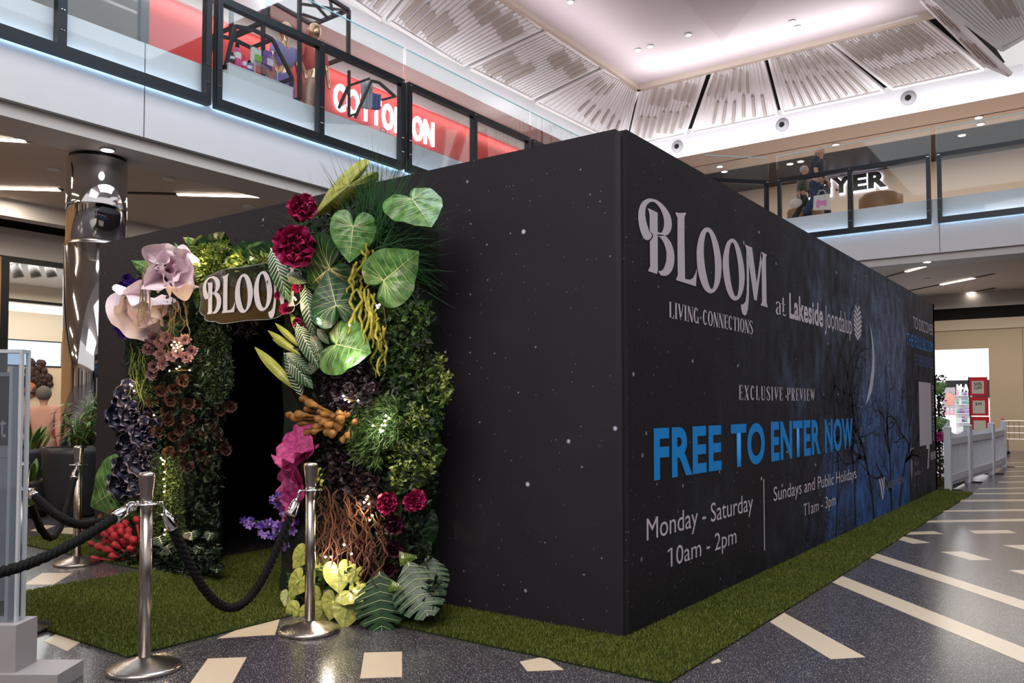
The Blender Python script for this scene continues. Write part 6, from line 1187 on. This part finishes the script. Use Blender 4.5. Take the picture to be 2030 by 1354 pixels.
for k in range(6):
    for j in range(5):
        x = a.x+.05+j*(w_-.1)/5; h_ = rr.uniform(.1, .2); t2 = thing('cosmetics_box', 'small coloured cosmetics box on the white shelf unit', 'box', (x, 27.05, .22+k*.3), 'cosmetics on the shelf unit'); G().box(0, .08, 0, .08, 0, h_).obj('carton', pc[rr.randrange(6)], t2); G().box(-.001, .081, -.001, .081, h_*.6, h_*.75).obj('band', pc[3], t2)
a = hitY(1872, 812, 28.0)
t = thing('product_counter', 'white counter with rows of pink bottles in the cosmetics store', 'counter', (a.x-.1, 28, 0)); G().box(0, .8, 0, .5, 0, a.z-.2).obj('body', MATS['store_white'], t)
for j in range(6): t2 = thing('pink_bottle', 'pink bottle standing on the white store counter', 'bottle', (a.x-.02+j*.12, 28.1, a.z-.2), 'pink bottles on the counter'); G().lathe([(.04, 0), (.04, .14), (.02, .18), (.02, .24)], 10).obj('body', pc[2], t2, True); G().lathe([(.022, .2), (.022, .25)], 10).obj('cap', WHITE, t2)
# ---- sale sign
t = thing('sale_sign_stand', 'tall red sale sign stand behind the picket fence', 'sign', tuple(Vector((-.447, 18, 0)))); RD = M('sale_red', '#cc1420', .45); PAPER = M('sale_paper', '#d8cdbd', .7); xw = .377
for k, (z0, z1) in enumerate(((1.60, 2.04), (1.13, 1.575), (.66, 1.105))):
    dx = k*.012; G().box(dx, dx+xw, 0, .03, z0, z1).obj('red_panel', RD, t); G().box(dx+.055, dx+xw-.07, -.006, 0, z0+.05, z1-.09).obj('paper', PAPER, t)
    G().box(dx-.02, dx, -.005, .04, z0-.02, z1+.01).obj('black_edge', DARK, t)
INK = M('ink_black', '#1c1a1a', .7); fit_text('50%', (.1, -.008, 1.84), (1, 0, 0), (0, 0, 1), .17, .075, INK, t, 'lettering', .02); fit_text('OFF', (.1, -.008, 1.75), (1, 0, 0), (0, 0, 1), .17, .07, INK, t, 'lettering', .02); fit_text('$39.', (.12, -.008, 1.38), (1, 0, 0), (0, 0, 1), .15, .06, INK, t, 'lettering', .02)
for x in (.05, .33): G().box(x, x+.02, .01, .03, 0, .66).obj('leg', DARK, t)
G().box(0, .4, -.15, .2, 0, .02).obj('foot', DARK, t)
# ---- picket fence
FW = M('white_fence', '#c9ccd6', .45, var=.03)
def fence(p, q, label, H=1.0, n=15):
    p = Vector((*p, 0)); q = Vector((*q, 0)); L = (q-p).length; t = thing('picket_fence', label, 'fence', tuple(p), 'white picket fence sections'); t.rotation_euler = (0, 0, math.atan2(q.y-p.y, q.x-p.x))
    for x in (0, L-.1): G().box(x, x+.1, -.05, .05, 0, H).obj('post', FW, t); G().hexa([(x-.01, -.06, H), (x+.11, -.06, H), (x+.11, .06, H), (x-.01, .06, H)], [(x+.03, -.02, H+.035), (x+.07, -.02, H+.035), (x+.07, .02, H+.035), (x+.03, .02, H+.035)]).obj('post_cap', FW, t)
    for z in (.12, .72): G().box(.1, L-.1, -.025, .025, z, z+.11).obj('rail', FW, t)
    for k in range(n):
        x = .13+(L-.26)*(k+.5)/n; u = (k+.5)/n; h = H-.03-.09*4*u*(1-u); G().hexa([(x-.014, -.012, .06), (x+.014, -.012, .06), (x+.014, .012, .06), (x-.014, .012, .06)], [(x-.014, -.012, h), (x+.014, -.012, h), (x+.014, .012, h), (x-.014, .012, h)]).obj('picket', FW, t)
    for x in (.05, L-.05): G().box(x-.02, x+.02, -.2, .2, 0, .012).obj('foot', DARK, t)
fence((.12, 10.72), (.2, 12.45), 'white picket fence section nearest the box'); fence((.2, 12.5), (.33, 14.75), 'middle white picket fence section'); fence((.33, 14.8), (.32, 17.2), 'farthest white picket fence section by the trolley'); fence((-.9, 12.6), (-.55, 15.4), 'white picket fence section behind the front run', 1.05)
# ---- plants of the second arch at the far end of the box
for lab, b, tp in (('green leaf sticking out at the far upper end of the box', (1858, 770), (1878, 760)), ('green leaf sticking out at the far end of the box beside the fence', (1858, 838), (1879, 832))):
    heart_leaf('philodendron_leaf', lab, 'leaf', b, tp, 0, 0, 'ph', PM, 1.3, P3=(hitY(*b, 10.75), hitY(*tp, 10.75)), stem=False)
p = hitY(1861, 866, 10.8); t = thing('peony', 'pink peony peeking out at the far end of the box', 'flower', mt=face(p, hC(p), s=.1))
for k in range(12): inst(mg[k % 3], 'petal', t, Matrix.Rotation(k*2.4, 4, 'Z') @ Matrix.Rotation(-.3-.07*k, 4, 'Y') @ Matrix.Scale(1-.04*k, 4))
t = thing('far_shrub', 'dark green shrub at the far end of the box', 'plant', tuple(hitY(1862, 965, 10.85))); o0 = t.location.copy(); pts = [hitY(random.uniform(1850, 1872), random.uniform(745, 945), 10.85+random.uniform(0, .2))-o0 for _ in range(500)]; g = G()
for q in pts: d = Vector((random.gauss(0, 1), random.gauss(0, 1), random.gauss(0, 1))).normalized()*.06; s = d.orthogonal().normalized()*.02; g.poly([q, q+d*.5+s, q+d, q+d*.5-s])
g.obj('foliage', DARKF, t)['kind'] = 'stuff'; G().tube([(0, .1, -.05), (0, .1, 1.5)], .02, 6).obj('stem', ROOT, t)
# ---- trolley
p = hitZ(2010, 905); t = thing('shopping_trolley', 'wire trolley by the beige wall at the right picture edge', 'trolley', (p.x, p.y+.3, 0)); g = G()
for z in (.45, .62, .8, .95): g = G(); g.tube([(-.25, 0, z), (.6, 0, z), (.6, .5, z), (-.25, .5, z), (-.25, 0, z)], .008, 5).obj('basket_ring', STEEL, t)
for x in np.linspace(-.25, .6, 8): G().tube([(x, 0, .45), (x, 0, .95)], .005, 4).obj('wire', STEEL, t)
for x in (-.2, .55):
    for y in (.03, .47): G().tube([(x, y, .45), (x, y, .1)], .012, 6).obj('leg', STEEL, t); G().lathe([(.05, -.02), (.05, .02)], 14).xf(Matrix.Translation((x, y, .055)) @ Matrix.Rotation(PI/2, 4, 'X')).obj('wheel', DARK, t)
G().tube([(-.3, 0, 1.0), (-.3, .5, 1.0)], .018, 8).obj('handle', RD, t)

# ================================================================== labels that tell look-alikes apart by their place
ORD = ['', 'second', 'third', 'fourth', 'fifth', 'sixth', 'seventh', 'eighth', 'ninth', 'tenth', 'eleventh', 'twelfth', 'thirteenth', 'fourteenth', 'fifteenth']
for grp, side_ in (('navy ruffled heads', 0), ('white ribbed fronds beside the doorway', 0), ('leaves along the top of the arch', 1), ('mauve rosettes', 0), ('white veined leaves at the left column foot', 1), ('violet blossom cluster', 0), ('trailing wine red blossoms', 0), ('dim rosettes under the arch', 1), ('pink bottles on the counter', 1), ('upper gallery downlights', 1), ('leaves left of the pink flowers', 0)):
    ms = [o for o in bpy.data.objects if o.get('group') == grp and not o.parent]
    key = (lambda o: (o.matrix_world.translation-CAM).dot(cR)/(o.matrix_world.translation-CAM).dot(cF)) if side_ else (lambda o: -(o.matrix_world.translation-CAM).dot(cU)/(o.matrix_world.translation-CAM).dot(cF))
    bpy.context.view_layer.update(); ms.sort(key=key)
    for i, o in enumerate(ms):
        if i == len(ms)-1: w_ = 'rightmost' if side_ else 'lowest'
        elif i == 0: w_ = 'leftmost' if side_ else 'topmost'
        else: w_ = ORD[i]+(' from the left' if side_ else ' from the top')
        lab = o['label'].split(); o['label'] = ' '.join(lab[:12])+', '+w_
